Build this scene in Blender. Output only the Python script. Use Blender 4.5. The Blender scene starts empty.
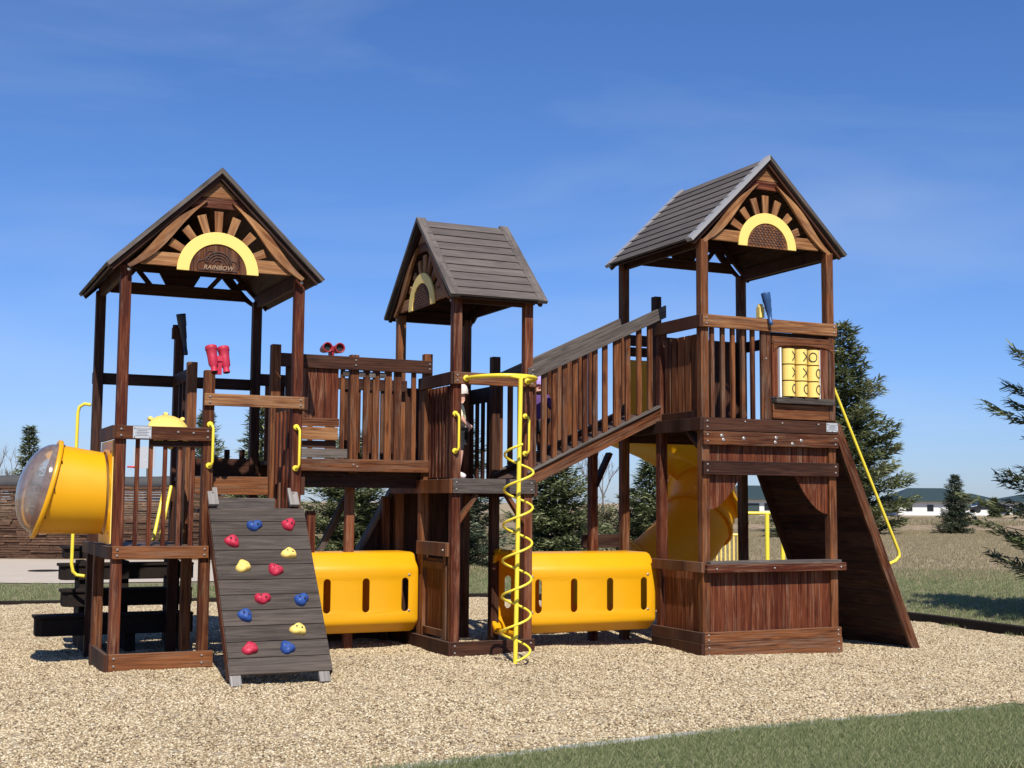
import bpy, bmesh, math, random
from mathutils import Vector, Matrix, noise
R = math.radians
rnd = random.Random(7)
SC = bpy.context.scene
COL = SC.collection

# ------------------------------------------------------------------ camera
YAW, PITCH, ROLL, FPX = R(25.212), R(5.232), R(0.381), 1289.35
cam_d = bpy.data.cameras.new('camera'); cam = bpy.data.objects.new('camera', cam_d); COL.objects.link(cam)
cam_d.sensor_width = 36; cam_d.lens = FPX * 36 / 1024; cam_d.clip_start = .1; cam_d.clip_end = 3000
CAMH = 1.45
fwd = Vector((math.sin(YAW) * math.cos(PITCH), math.cos(YAW) * math.cos(PITCH), math.sin(PITCH)))
rgt = Vector((math.cos(YAW), -math.sin(YAW), 0)); upv = rgt.cross(fwd)
r2 = rgt * math.cos(ROLL) + upv * math.sin(ROLL); u2 = -rgt * math.sin(ROLL) + upv * math.cos(ROLL)
m = Matrix.Identity(4)
for i in range(3):
    m[i][0] = r2[i]; m[i][1] = u2[i]; m[i][2] = -fwd[i]
m[0][3] = 0; m[1][3] = 0; m[2][3] = CAMH
cam.matrix_world = m
SC.camera = cam
def at(px, d):
    """ground point that lies d metres ahead in the direction of picture column px"""
    lat = (px - 512) / FPX * d
    return lat * math.cos(YAW) + d * math.sin(YAW), -lat * math.sin(YAW) + d * math.cos(YAW)

# ------------------------------------------------------------------ light
SUN_A, SUN_E = R(13), R(49)          # sun stands behind the camera, a little to the left
sv = Vector((-math.sin(SUN_A) * math.cos(SUN_E), -math.cos(SUN_A) * math.cos(SUN_E), math.sin(SUN_E)))
sd = bpy.data.lights.new('sun', 'SUN'); sun = bpy.data.objects.new('sun', sd); COL.objects.link(sun)
sun.rotation_euler = sv.to_track_quat('Z', 'Y').to_euler(); sd.energy = 5.0; sd.angle = R(.5); sd.color = (1, .955, .88)
W = bpy.data.worlds.new('World'); SC.world = W; W.use_nodes = True
nt = W.node_tree; bgn = nt.nodes['Background']; sky = nt.nodes.new('ShaderNodeTexSky')
sky.sky_type = 'NISHITA'; sky.sun_disc = False; sky.sun_elevation = SUN_E; sky.sun_rotation = R(180 + 13)
sky.air_density = 1.15; sky.dust_density = .25; sky.ozone_density = 4.5; sky.altitude = 300
hs = nt.nodes.new('ShaderNodeHueSaturation'); hs.inputs['Saturation'].default_value = 1.12
tint = nt.nodes.new('ShaderNodeMixRGB'); tint.blend_type = 'MULTIPLY'; tint.inputs[0].default_value = 1; tint.inputs[2].default_value = (.82, .96, 1.32, 1)
# thin high cirrus streaks, part of the sky itself
tc = nt.nodes.new('ShaderNodeTexCoord'); mp = nt.nodes.new('ShaderNodeMapping'); mp.inputs['Scale'].default_value = (1.2, 1.2, 5)
mp.inputs['Rotation'].default_value = (.3, .2, .4)
nz = nt.nodes.new('ShaderNodeTexNoise'); nz.inputs['Scale'].default_value = 1.6; nz.inputs['Detail'].default_value = 7; nz.inputs['Distortion'].default_value = .6
rp = nt.nodes.new('ShaderNodeMapRange'); rp.inputs[1].default_value = .46; rp.inputs[2].default_value = .85; rp.inputs[4].default_value = .36
cm = nt.nodes.new('ShaderNodeMixRGB'); cm.inputs[2].default_value = (6.5, 7.6, 9.2, 1)
L = nt.links.new
L(sky.outputs[0], hs.inputs['Color']); L(hs.outputs[0], tint.inputs[1]); L(tc.outputs['Generated'], mp.inputs[0]); L(mp.outputs[0], nz.inputs[0])
L(nz.outputs[0], rp.inputs[0]); L(rp.outputs[0], cm.inputs[0]); sz = nt.nodes.new('ShaderNodeSeparateXYZ'); L(tc.outputs['Generated'], sz.inputs[0])
hz = nt.nodes.new('ShaderNodeMapRange'); hz.interpolation_type = 'SMOOTHSTEP'; hz.inputs[1].default_value = -.02; hz.inputs[2].default_value = .30; hz.inputs[3].default_value = 1; hz.inputs[4].default_value = 0; L(sz.outputs[2], hz.inputs[0])
hc = nt.nodes.new('ShaderNodeMixRGB'); hc.blend_type = 'MULTIPLY'; hc.inputs[2].default_value = (.82, .90, 1.10, 1); L(hz.outputs[0], hc.inputs[0]); L(tint.outputs[0], hc.inputs[1])
L(hc.outputs[0], cm.inputs[1]); L(cm.outputs[0], bgn.inputs[0])
bgn.inputs[1].default_value = .078
SC.view_settings.view_transform = 'Standard'; SC.view_settings.look = 'None'; SC.view_settings.gamma = 1
SC.view_settings.exposure = 0.25

# ------------------------------------------------------------------ materials
MATS = {}
def newmat(name):
    mt = bpy.data.materials.new(name); mt.use_nodes = True; MATS[name] = mt
    return mt, mt.node_tree, mt.node_tree.nodes['Principled BSDF']
def ramp(nt, stops):
    r = nt.nodes.new('ShaderNodeValToRGB'); e = r.color_ramp.elements
    e[0].position, e[0].color = stops[0][0], (*stops[0][1], 1); e[1].position, e[1].color = stops[-1][0], (*stops[-1][1], 1)
    for p, c in stops[1:-1]:
        k = e.new(p); k.color = (*c, 1)
    return r
def mathn(nt, op, a, b=None):
    n = nt.nodes.new('ShaderNodeMath'); n.operation = op
    for i, v in enumerate((a, b)):
        if v is None: continue
        if isinstance(v, (int, float)): n.inputs[i].default_value = v
        else: nt.links.new(v, n.inputs[i])
    return n.outputs[0]
def noise_n(nt, vec, scale, detail=4, dist=0, rough=.5):
    n = nt.nodes.new('ShaderNodeTexNoise'); n.inputs['Scale'].default_value = scale; n.inputs['Detail'].default_value = detail
    n.inputs['Distortion'].default_value = dist; n.inputs['Roughness'].default_value = rough
    if vec is not None: nt.links.new(vec, n.inputs['Vector'])
    return n
def mapping(nt, vec, sc, loc=(0, 0, 0)):
    n = nt.nodes.new('ShaderNodeMapping'); n.inputs['Scale'].default_value = sc; n.inputs['Location'].default_value = loc
    nt.links.new(vec, n.inputs['Vector']); return n.outputs[0]
def mixc(nt, fac, a, b, mode='MIX'):
    n = nt.nodes.new('ShaderNodeMixRGB'); n.blend_type = mode
    for i, v in enumerate((fac, a, b)):
        if isinstance(v, (int, float)): n.inputs[i].default_value = v
        elif isinstance(v, tuple): n.inputs[i].default_value = (*v, 1)
        else: nt.links.new(v, n.inputs[i])
    return n.outputs[0]

def wood(name, dark, mid, light, grey, wear, rough=.6, bump=.35):
    mt, nt, bs = newmat(name); Lk = nt.links.new
    uv = nt.nodes.new('ShaderNodeUVMap').outputs[0]
    at_ = nt.nodes.new('ShaderNodeAttribute'); at_.attribute_name = 'tone'
    sep = nt.nodes.new('ShaderNodeSeparateColor'); Lk(at_.outputs['Color'], sep.inputs[0])
    fine = noise_n(nt, mapping(nt, uv, (2.4, 62, 1)), 1, 6, .6, .7)
    broad = noise_n(nt, mapping(nt, uv, (1.2, 23, 1)), 1, 4, 1.8)
    blot = noise_n(nt, mapping(nt, uv, (2.2, 4, 1)), 1, 5, .4)
    f = mathn(nt, 'ADD', mathn(nt, 'MULTIPLY', fine.outputs[0], .95), mathn(nt, 'MULTIPLY', broad.outputs[0], .75))
    f = mathn(nt, 'ADD', f, mathn(nt, 'MULTIPLY', blot.outputs[0], .35))
    f = mathn(nt, 'ADD', f, mathn(nt, 'MULTIPLY', sep.outputs[0], .26))
    f = mathn(nt, 'MULTIPLY', mathn(nt, 'SUBTRACT', f, .78), 1.2); f = mathn(nt, 'ADD', f, .19)
    # knots
    vo = nt.nodes.new('ShaderNodeTexVoronoi'); vo.inputs['Scale'].default_value = 1; Lk(mapping(nt, uv, (1.6, 9, 1)), vo.inputs['Vector'])
    kn = nt.nodes.new('ShaderNodeMapRange'); Lk(vo.outputs['Distance'], kn.inputs[0]); kn.inputs[1].default_value = .05; kn.inputs[2].default_value = .16
    kn.inputs[3].default_value = .28; kn.inputs[4].default_value = 0
    f = mathn(nt, 'SUBTRACT', f, kn.outputs[0])
    rmp = ramp(nt, [(0.05, dark), (.5, mid), (.95, light)]); Lk(f, rmp.inputs[0])
    # worn, greyed wood: patches along the grain, and on every face that looks up
    g = nt.nodes.new('ShaderNodeNewGeometry'); sx = nt.nodes.new('ShaderNodeSeparateXYZ'); Lk(g.outputs['True Normal'], sx.inputs[0])
    upf = nt.nodes.new('ShaderNodeMapRange'); Lk(sx.outputs[2], upf.inputs[0]); upf.inputs[1].default_value = .35; upf.inputs[2].default_value = .9; upf.inputs[4].default_value = .7
    wn = noise_n(nt, mapping(nt, uv, (2.0, 22, 1), (3, 7, 0)), 1, 6, .8, .7)
    wr = nt.nodes.new('ShaderNodeMapRange'); Lk(mathn(nt, 'ADD', wn.outputs[0], mathn(nt, 'MULTIPLY', sep.outputs[1], .14)), wr.inputs[0]); wr.inputs[1].default_value = .56; wr.inputs[2].default_value = .76; wr.inputs[4].default_value = wear
    wf = mathn(nt, 'MAXIMUM', upf.outputs[0], wr.outputs[0])
    gr = mixc(nt, fine.outputs[0], tuple(c * .55 for c in grey), tuple(min(1, c * 1.6) for c in grey))
    col = mixc(nt, wf, rmp.outputs[0], gr)
    Lk(col, bs.inputs['Base Color'])
    rr = nt.nodes.new('ShaderNodeMapRange'); Lk(fine.outputs[0], rr.inputs[0]); rr.inputs[3].default_value = rough - .12; rr.inputs[4].default_value = rough + .2
    Lk(rr.outputs[0], bs.inputs['Roughness'])
    bs.inputs['Specular IOR Level'].default_value = .16
    bm_ = nt.nodes.new('ShaderNodeBump'); bm_.inputs['Strength'].default_value = bump; bm_.inputs['Distance'].default_value = .004
    Lk(mathn(nt, 'SUBTRACT', fine.outputs[0], kn.outputs[0]), bm_.inputs['Height']); Lk(bm_.outputs[0], bs.inputs['Normal'])
    return mt
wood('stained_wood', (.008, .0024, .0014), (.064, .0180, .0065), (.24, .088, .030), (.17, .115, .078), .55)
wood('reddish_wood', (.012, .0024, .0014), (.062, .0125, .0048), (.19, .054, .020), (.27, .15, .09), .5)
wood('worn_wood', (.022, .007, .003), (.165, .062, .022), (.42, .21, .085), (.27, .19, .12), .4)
wood('dark_or_shaded_wood', (.005, .002, .0015), (.026, .0095, .0058), (.085, .033, .017), (.10, .066, .048), .3)  # darker copy of the stain, also carries shade on boards beneath the roofs
wood('weathered_wood', (.011, .008, .007), (.055, .043, .036), (.17, .140, .120), (.112, .096, .086), .6, .72)
wood('climbing_plank', (.006, .004, .003), (.031, .022, .017), (.11, .084, .066), (.080, .066, .055), .9, .72, .7)
wood('grey_timber', (.07, .06, .052), (.17, .152, .135), (.32, .29, .26), (.24, .22, .195), .6, .8)

def plain(name, col, rough=.5, var=.12, scale=6, spec=.5, metal=0, dirt=None, bump=0, trans=0):
    mt, nt, bs = newmat(name); Lk = nt.links.new
    tcn = nt.nodes.new('ShaderNodeTexCoord')
    n = noise_n(nt, tcn.outputs['Object'], scale, 6, .3, .6)
    c = mixc(nt, n.outputs[0], tuple(v * (1 - var) for v in col), tuple(min(1, v * (1 + var)) for v in col))
    if dirt:
        n2 = noise_n(nt, tcn.outputs['Object'], 2.3, 8, .8, .7)
        mr = nt.nodes.new('ShaderNodeMapRange'); Lk(n2.outputs[0], mr.inputs[0]); mr.inputs[1].default_value = .5; mr.inputs[2].default_value = .8; mr.inputs[4].default_value = .35
        c = mixc(nt, mr.outputs[0], c, dirt)
    Lk(c, bs.inputs['Base Color'])
    mr2 = nt.nodes.new('ShaderNodeMapRange'); Lk(n.outputs[0], mr2.inputs[0]); mr2.inputs[3].default_value = max(.05, rough - .1); mr2.inputs[4].default_value = min(1, rough + .12)
    Lk(mr2.outputs[0], bs.inputs['Roughness']); bs.inputs['Specular IOR Level'].default_value = spec; bs.inputs['Metallic'].default_value = metal
    if bump:
        b = nt.nodes.new('ShaderNodeBump'); b.inputs['Strength'].default_value = bump; b.inputs['Distance'].default_value = .01
        n3 = noise_n(nt, tcn.outputs['Object'], scale * 6, 5); Lk(n3.outputs[0], b.inputs['Height']); Lk(b.outputs[0], bs.inputs['Normal'])
    if trans:
        tr = nt.nodes.new('ShaderNodeBsdfTranslucent'); tr.inputs[0].default_value = (*[min(1, v * 1.1) for v in col], 1)
        mx = nt.nodes.new('ShaderNodeMixShader'); mx.inputs[0].default_value = trans
        out = nt.nodes['Material Output']; Lk(bs.outputs[0], mx.inputs[1]); Lk(tr.outputs[0], mx.inputs[2]); Lk(mx.outputs[0], out.inputs[0])
    return mt
plain('yellow_plastic', (.86, .425, .006), .36, .05, 3, .5, dirt=(.66, .34, .02), trans=.2)
plain('yellow_slide_plastic', (.88, .42, .008), .5, .06, 3, .35, dirt=(.7, .33, .02), trans=.35)
plain('cream_yellow', (.86, .62, .16), .5, .05, 4)
plain('yellow_paint', (.85, .66, .05), .35, .08, 9, .5, dirt=(.5, .36, .06))
plain('red_plastic', (.45, .022, .052), .5, .16, 16, spec=.35, dirt=(.25, .06, .06))
plain('dark_red_plastic', (.30, .015, .025), .4, .12, 12)
plain('telescope_blue', (.025, .075, .20), .4, .15, 12)
plain('blue_plastic', (.030, .085, .28), .4, .15, 12)
plain('navy_plastic', (.012, .022, .06), .4, .15, 12)
plain('pale_yellow_plastic', (.78, .56, .14), .55, .14, 16, spec=.35, dirt=(.45, .36, .2))
plain('sheen_trim', (.30, .29, .285), .5, .1, 5)  # pale grey carries the grazing sheen on the right tower's left slope
plain('bolt_metal', (.42, .38, .34), .35, .1, 20, metal=.6)
plain('black_hole', (.01, .01, .01), .7)
plain('plate_metal', (.55, .55, .54), .35, .12, 30, metal=.3)
plain('plate_ink', (.22, .22, .23), .6)
plain('dark_carved', (.06, .026, .016), .7, .25, 30, bump=.3)
plain('black_timber', (.020, .0145, .0115), .85, .35, 8, spec=.12, bump=.6)
plain('curb_concrete', (.40, .385, .36), .85, .2, 14, bump=.6)
plain('white_wall', (.66, .65, .62), .8, .05, 2)
plain('dark_roof', (.025, .045, .045), .6, .15, 3)
plain('car_paint', (.012, .014, .020), .2, .1, 3)
plain('dark_glass', (.01, .012, .014), .1, .1, 3)
plain('tyre_rubber', (.015, .015, .015), .8)
plain('skin', (.62, .34, .25), .5, .06, 20)
plain('white_cloth', (.78, .72, .68), .8, .1, 12)
plain('pale_yellow_cloth', (.75, .70, .45), .8, .1, 12)
plain('black_cloth', (.015, .015, .018), .85, .2, 12)
plain('purple_cloth', (.085, .035, .16), .85, .2, 12)
plain('lavender_cloth', (.42, .30, .66), .85, .15, 12)
plain('brown_hair', (.07, .035, .02), .6, .3, 40)
plain('white_plastic', (.75, .75, .74), .4, .05, 5)
plain('bark', (.07, .052, .040), .9, .4, 14, bump=.8)
plain('bare_twig', (.16, .14, .125), .9, .3, 6)
plain('red_paint', (.6, .03, .03), .4)
def glassmat():
    mt, nt, bs = newmat('clear_plastic'); Lk = nt.links.new
    gl = nt.nodes.new('ShaderNodeBsdfGlossy'); gl.inputs['Roughness'].default_value = .12; gl.inputs[0].default_value = (.9, .9, .9, 1)
    tr = nt.nodes.new('ShaderNodeBsdfTransparent'); tr.inputs[0].default_value = (.80, .82, .84, 1)
    df = nt.nodes.new('ShaderNodeBsdfDiffuse'); df.inputs[0].default_value = (.55, .52, .50, 1)
    fr = nt.nodes.new('ShaderNodeFresnel'); fr.inputs[0].default_value = 1.5
    m1 = nt.nodes.new('ShaderNodeMixShader'); m2 = nt.nodes.new('ShaderNodeMixShader')
    tcn = nt.nodes.new('ShaderNodeTexCoord'); n = noise_n(nt, tcn.outputs['Object'], 7, 7, .5, .7)
    mr = nt.nodes.new('ShaderNodeMapRange'); Lk(n.outputs[0], mr.inputs[0]); mr.inputs[1].default_value = .3; mr.inputs[2].default_value = .8; mr.inputs[3].default_value = .10; mr.inputs[4].default_value = .42
    Lk(mr.outputs[0], m1.inputs[0]); Lk(tr.outputs[0], m1.inputs[1]); Lk(df.outputs[0], m1.inputs[2])
    Lk(fr.outputs[0], m2.inputs[0]); Lk(m1.outputs[0], m2.inputs[1]); Lk(gl.outputs[0], m2.inputs[2])
    Lk(m2.outputs[0], nt.nodes['Material Output'].inputs[0])
glassmat()
def leafmat(name, a, b, c, trans=.25):
    mt, nt, bs = newmat(name); Lk = nt.links.new
    at_ = nt.nodes.new('ShaderNodeAttribute'); at_.attribute_name = 'tone'
    sep = nt.nodes.new('ShaderNodeSeparateColor'); Lk(at_.outputs['Color'], sep.inputs[0])
    rmp = ramp(nt, [(0, a), (.5, b), (1, c)]); Lk(sep.outputs[0], rmp.inputs[0])
    Lk(rmp.outputs[0], bs.inputs['Base Color']); bs.inputs['Roughness'].default_value = .75; bs.inputs['Specular IOR Level'].default_value = .2
    tr = nt.nodes.new('ShaderNodeBsdfTranslucent'); Lk(rmp.outputs[0], tr.inputs[0]); mx = nt.nodes.new('ShaderNodeMixShader'); mx.inputs[0].default_value = trans
    Lk(bs.outputs[0], mx.inputs[1]); Lk(tr.outputs[0], mx.inputs[2]); Lk(mx.outputs[0], nt.nodes['Material Output'].inputs[0])
leafmat('spruce_needles', (.045, .062, .026), (.135, .160, .068), (.32, .33, .17))
leafmat('blue_spruce_needles', (.032, .050, .032), (.085, .112, .066), (.22, .245, .155))
leafmat('shrub_leaves', (.045, .045, .022), (.10, .10, .045), (.19, .18, .09))
leafmat('grass_blades', (.15, .19, .075), (.28, .31, .135), (.66, .60, .36), .45)
leafmat('dry_blades', (.22, .175, .09), (.43, .36, .21), (.64, .55, .37), .4)

def groundmat():
    mt, nt, bs = newmat('lawn'); Lk = nt.links.new
    g = nt.nodes.new('ShaderNodeNewGeometry').outputs['Position']
    # distance ahead of the playground decides lawn (near) or rough dry field (far)
    sx = nt.nodes.new('ShaderNodeSeparateXYZ'); Lk(g, sx.inputs[0])
    n1 = noise_n(nt, g, .35, 6, .5, .6); n2 = noise_n(nt, g, 9, 8, .3, .75); n3 = noise_n(nt, mapping(nt, g, (.22, .5, 1)), 1, 12, .6, .72)
    green = mixc(nt, n2.outputs[0], (.085, .088, .042), (.27, .25, .14))
    dry = mixc(nt, n2.outputs[0], (.17, .125, .075), (.55, .44, .29))
    # dry field: begins about 26 m out, ragged edge
    ahead = mathn(nt, 'ADD', mathn(nt, 'MULTIPLY', sx.outputs[0], math.sin(YAW)), mathn(nt, 'MULTIPLY', sx.outputs[1], math.cos(YAW)))
    e = mathn(nt, 'ADD', ahead, mathn(nt, 'MULTIPLY', mathn(nt, 'SUBTRACT', n1.outputs[0], .5), 14))
    mr = nt.nodes.new('ShaderNodeMapRange'); Lk(e, mr.inputs[0]); mr.inputs[1].default_value = 24; mr.inputs[2].default_value = 34
    pa = nt.nodes.new('ShaderNodeMapRange'); Lk(n3.outputs[0], pa.inputs[0]); pa.inputs[1].default_value = .35; pa.inputs[2].default_value = .7; pa.inputs[3].default_value = .12; pa.inputs[4].default_value = .6
    green2 = mixc(nt, pa.outputs[0], green, dry)
    n4 = nt.nodes.new('ShaderNodeMapRange'); Lk(n3.outputs[0], n4.inputs[0]); n4.inputs[1].default_value = .33; n4.inputs[2].default_value = .68; dry2 = mixc(nt, n4.outputs[0], (.15, .10, .058), (.52, .41, .26)); dry3 = mixc(nt, .6, dry, dry2)
    Lk(mixc(nt, mr.outputs[0], green2, dry3), bs.inputs['Base Color'])
    bs.inputs['Roughness'].default_value = .95; bs.inputs['Specular IOR Level'].default_value = .1
    b = nt.nodes.new('ShaderNodeBump'); b.inputs['Strength'].default_value = .9; b.inputs['Distance'].default_value = .06; Lk(n2.outputs[0], b.inputs['Height']); Lk(b.outputs[0], bs.inputs['Normal'])
groundmat()
def stonecol(nt, rndsock):
    return ramp(nt, [(0, (.085, .052, .028)), (.12, (.23, .16, .088)), (.42, (.42, .325, .19)), (.74, (.56, .46, .29)), (1, (.72, .65, .48))])
def gravelmat():
    mt, nt, bs = newmat('gravel'); Lk = nt.links.new
    g = nt.nodes.new('ShaderNodeNewGeometry').outputs['Position']
    v = nt.nodes.new('ShaderNodeTexVoronoi'); v.inputs['Scale'].default_value = 52; v.inputs['Randomness'].default_value = 1; Lk(g, v.inputs['Vector'])
    s = nt.nodes.new('ShaderNodeSeparateColor'); Lk(v.outputs['Color'], s.inputs[0])
    r = stonecol(nt, None); Lk(s.outputs[0], r.inputs[0])
    n = noise_n(nt, g, .9, 5); c = mixc(nt, .35, r.outputs[0], mixc(nt, n.outputs[0], (.26, .19, .12), (.56, .44, .29)))
    Lk(c, bs.inputs['Base Color']); bs.inputs['Roughness'].default_value = .85
    b = nt.nodes.new('ShaderNodeBump'); b.inputs['Strength'].default_value = 1; b.inputs['Distance'].default_value = .02; b.invert = True
    Lk(v.outputs['Distance'], b.inputs['Height']); Lk(b.outputs[0], bs.inputs['Normal'])
    mt, nt, bs = newmat('pebble'); oi = nt.nodes.new('ShaderNodeObjectInfo'); r = stonecol(nt, None)
    nt.links.new(oi.outputs['Random'], r.inputs[0]); gp_ = nt.nodes.new('ShaderNodeNewGeometry').outputs['Position']; n_ = noise_n(nt, gp_, .9, 5, .5, .6)
    nt.links.new(mixc(nt, 1.0, r.outputs[0], mixc(nt, n_.outputs[0], (.72, .68, .63), (1.12, 1.1, 1.06)), 'MULTIPLY'), bs.inputs['Base Color']); bs.inputs['Roughness'].default_value = .75
    mt, nt, bs = newmat('path_concrete'); Lk = nt.links.new; g = nt.nodes.new('ShaderNodeNewGeometry').outputs['Position']
    n = noise_n(nt, g, 1.2, 8, .3, .7); n2 = noise_n(nt, g, 40, 4)
    c = mixc(nt, n.outputs[0], (.36, .29, .215), (.60, .50, .38)); c = mixc(nt, .3, c, mixc(nt, n2.outputs[0], (.2, .17, .14), (.6, .54, .46)))
    Lk(c, bs.inputs['Base Color']); bs.inputs['Roughness'].default_value = .9
gravelmat()
def wallmat():
    mt, nt, bs = newmat('stacked_stone'); Lk = nt.links.new
    uv = nt.nodes.new('ShaderNodeUVMap').outputs[0]
    at_ = nt.nodes.new('ShaderNodeAttribute'); at_.attribute_name = 'tone'; sep = nt.nodes.new('ShaderNodeSeparateColor'); Lk(at_.outputs['Color'], sep.inputs[0])
    n = noise_n(nt, mapping(nt, uv, (3, 12, 1)), 1, 8, .5, .7)
    f = mathn(nt, 'ADD', mathn(nt, 'MULTIPLY', n.outputs[0], 1.0), mathn(nt, 'MULTIPLY', sep.outputs[0], .25))
    r = ramp(nt, [(.25, (.028, .013, .007)), (.7, (.11, .053, .028)), (1, (.34, .21, .125))]); Lk(f, r.inputs[0]); Lk(r.outputs[0], bs.inputs['Base Color'])
    bs.inputs['Roughness'].default_value = .9
    b = nt.nodes.new('ShaderNodeBump'); b.inputs['Strength'].default_value = .8; b.inputs['Distance'].default_value = .05; Lk(n.outputs[0], b.inputs['Height']); Lk(b.outputs[0], bs.inputs['Normal'])
wallmat()

# ------------------------------------------------------------------ mesh builder
class MB:
    def __init__(s): s.v = []; s.f = []; s.uv = []; s.mt = []; s.tone = []; s.sm = []; s.mats = []
    def mi(s, mat):
        if mat not in s.mats: s.mats.append(mat)
        return s.mats.index(mat)
    def add(s, verts, faces, mat, g=None, smooth=False, tone=None):
        g = Vector(g) if g is not None else Vector((1, 0, 0))
        g.normalize(); e2 = g.orthogonal().normalized()
        if abs(g.z) > .9: e2 = Vector((1, 0, 0)); e2 = (e2 - g * e2.dot(g)).normalized()
        e3 = g.cross(e2); o1, o2 = rnd.uniform(0, 60), rnd.uniform(0, 60)
        t = tone or (rnd.random(), rnd.random(), rnd.random()); b = len(s.v); k = s.mi(mat)
        s.v += [Vector(p) for p in verts]
        for f in faces:
            s.f.append([b + i for i in f]); s.mt.append(k); s.sm.append(smooth)
            for i in f:
                p = Vector(verts[i]); s.uv.append((p.dot(g) + o1, p.dot(e2) + p.dot(e3) + o2)); s.tone.append(t)
    def box(s, lo, hi, mat, g=None, tone=None):
        x0, y0, z0 = lo; x1, y1, z1 = hi
        vs = [(x0, y0, z0), (x1, y0, z0), (x1, y1, z0), (x0, y1, z0), (x0, y0, z1), (x1, y0, z1), (x1, y1, z1), (x0, y1, z1)]
        if g is None:
            d = (abs(x1 - x0), abs(y1 - y0), abs(z1 - z0)); g = [(1, 0, 0), (0, 1, 0), (0, 0, 1)][d.index(max(d))]
        s.add(vs, [(0, 3, 2, 1), (4, 5, 6, 7), (0, 1, 5, 4), (1, 2, 6, 5), (2, 3, 7, 6), (3, 0, 4, 7)], mat, g, tone=tone); return s
    def beam(s, p0, p1, w, h, mat, up=(0, 0, 1), tone=None):
        p0, p1 = Vector(p0), Vector(p1); d = (p1 - p0).normalized(); up = Vector(up)
        sd_ = d.cross(up).normalized() * w / 2; u = sd_.cross(d).normalized() * h / 2
        vs = [p0 - sd_ - u, p0 + sd_ - u, p0 + sd_ + u, p0 - sd_ + u, p1 - sd_ - u, p1 + sd_ - u, p1 + sd_ + u, p1 - sd_ + u]
        s.add(vs, [(0, 3, 2, 1), (4, 5, 6, 7), (0, 1, 5, 4), (1, 2, 6, 5), (2, 3, 7, 6), (3, 0, 4, 7)][::1], mat, d, tone=tone); return s
    def prism(s, pts, ext, mat, g=None, tone=None):
        """pts: planar loop of 3D points; ext: extrusion vector"""
        n = len(pts); e = Vector(ext); a = [Vector(p) for p in pts]; vs = a + [p + e for p in a]
        fs = [tuple(range(n)), tuple(range(2 * n - 1, n - 1, -1))] + [(i, i + n, (i + 1) % n + n, (i + 1) % n) for i in range(n)]
        s.add(vs, fs, mat, g or (a[1] - a[0]), tone=tone); return s
    def strip(s, a, b, ext, mat, g=None, tone=None):
        """solid between two equal-length polylines a and b, extruded by ext (non-convex safe)"""
        e = Vector(ext); n = len(a); vs = [Vector(p) for p in a] + [Vector(p) for p in b]; vs += [p + e for p in vs]
        fs = []
        for i in range(n - 1):
            fs += [(i, i + 1, n + i + 1, n + i), (2 * n + i, 3 * n + i, 3 * n + i + 1, 2 * n + i + 1), (i, 2 * n + i, 2 * n + i + 1, i + 1), (n + i, n + i + 1, 3 * n + i + 1, 3 * n + i)]
        fs += [(0, n, 3 * n, 2 * n), (n - 1, 3 * n - 1, 4 * n - 1, 2 * n - 1)]
        s.add(vs, fs, mat, g or (Vector(a[-1]) - Vector(a[0])), tone=tone); return s
    def tube(s, path, r, mat, n=10, closed=False, tone=None):
        P = [Vector(p) for p in path]; k = len(P); vs = []; prev = None
        for i, p in enumerate(P):
            if closed: t = P[(i + 1) % k] - P[i - 1]
            else: t = P[min(i + 1, k - 1)] - P[max(i - 1, 0)]
            t.normalize()
            a = t.orthogonal().normalized() if prev is None else (prev - t * prev.dot(t)).normalized()
            prev = a; b = t.cross(a); rr = r[i] if isinstance(r, (list, tuple)) else r
            vs += [p + (a * math.cos(2 * math.pi * j / n) + b * math.sin(2 * math.pi * j / n)) * rr for j in range(n)]
        fs = []
        for i in range(k if closed else k - 1):
            i2 = (i + 1) % k
            fs += [(i * n + j, i * n + (j + 1) % n, i2 * n + (j + 1) % n, i2 * n + j) for j in range(n)]
        s.add(vs, fs, mat, P[1] - P[0], smooth=True, tone=tone)
        if not closed:
            s.add(vs[:n], [tuple(range(n - 1, -1, -1))], mat, tone=tone); s.add(vs[-n:], [tuple(range(n))], mat, tone=tone)
        return s
    def lathe(s, prof, c, axis, mat, n=20, smooth=True, cap=True, ang=2 * math.pi, tone=None):
        """prof: (distance along axis, radius)"""
        ax = Vector(axis).normalized(); a = ax.orthogonal().normalized(); b = ax.cross(a); c = Vector(c); vs = []
        for d, r in prof:
            vs += [c + ax * d + (a * math.cos(2 * math.pi * j / n) + b * math.sin(2 * math.pi * j / n)) * r for j in range(n)]
        fs = []
        for i in range(len(prof) - 1):
            fs += [(i * n + j, i * n + (j + 1) % n, (i + 1) * n + (j + 1) % n, (i + 1) * n + j) for j in range(n)]
        s.add(vs, fs, mat, ax, smooth=smooth, tone=tone)
        if cap:
            s.add(vs[:n], [tuple(range(n - 1, -1, -1))], mat, tone=tone); s.add(vs[-n:], [tuple(range(n))], mat, tone=tone)
        return s
    def build(s, name, parent=None, bevel=0, label=None, off=None):
        me = bpy.data.meshes.new(name)
        if off is None: off = root_loc(parent) if parent else Vector((0, 0, 0))
        me.from_pydata([tuple(p - off) for p in s.v], [], s.f)
        for mname in s.mats: me.materials.append(MATS[mname])
        me.polygons.foreach_set('material_index', s.mt); me.polygons.foreach_set('use_smooth', s.sm)
        uvl = me.uv_layers.new(name='UVMap'); uvl.data.foreach_set('uv', [c for u in s.uv for c in u])
        ca = me.color_attributes.new('tone', 'FLOAT_COLOR', 'CORNER'); ca.data.foreach_set('color', [c for t in s.tone for c in (*t, 1)])
        me.update()
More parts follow.
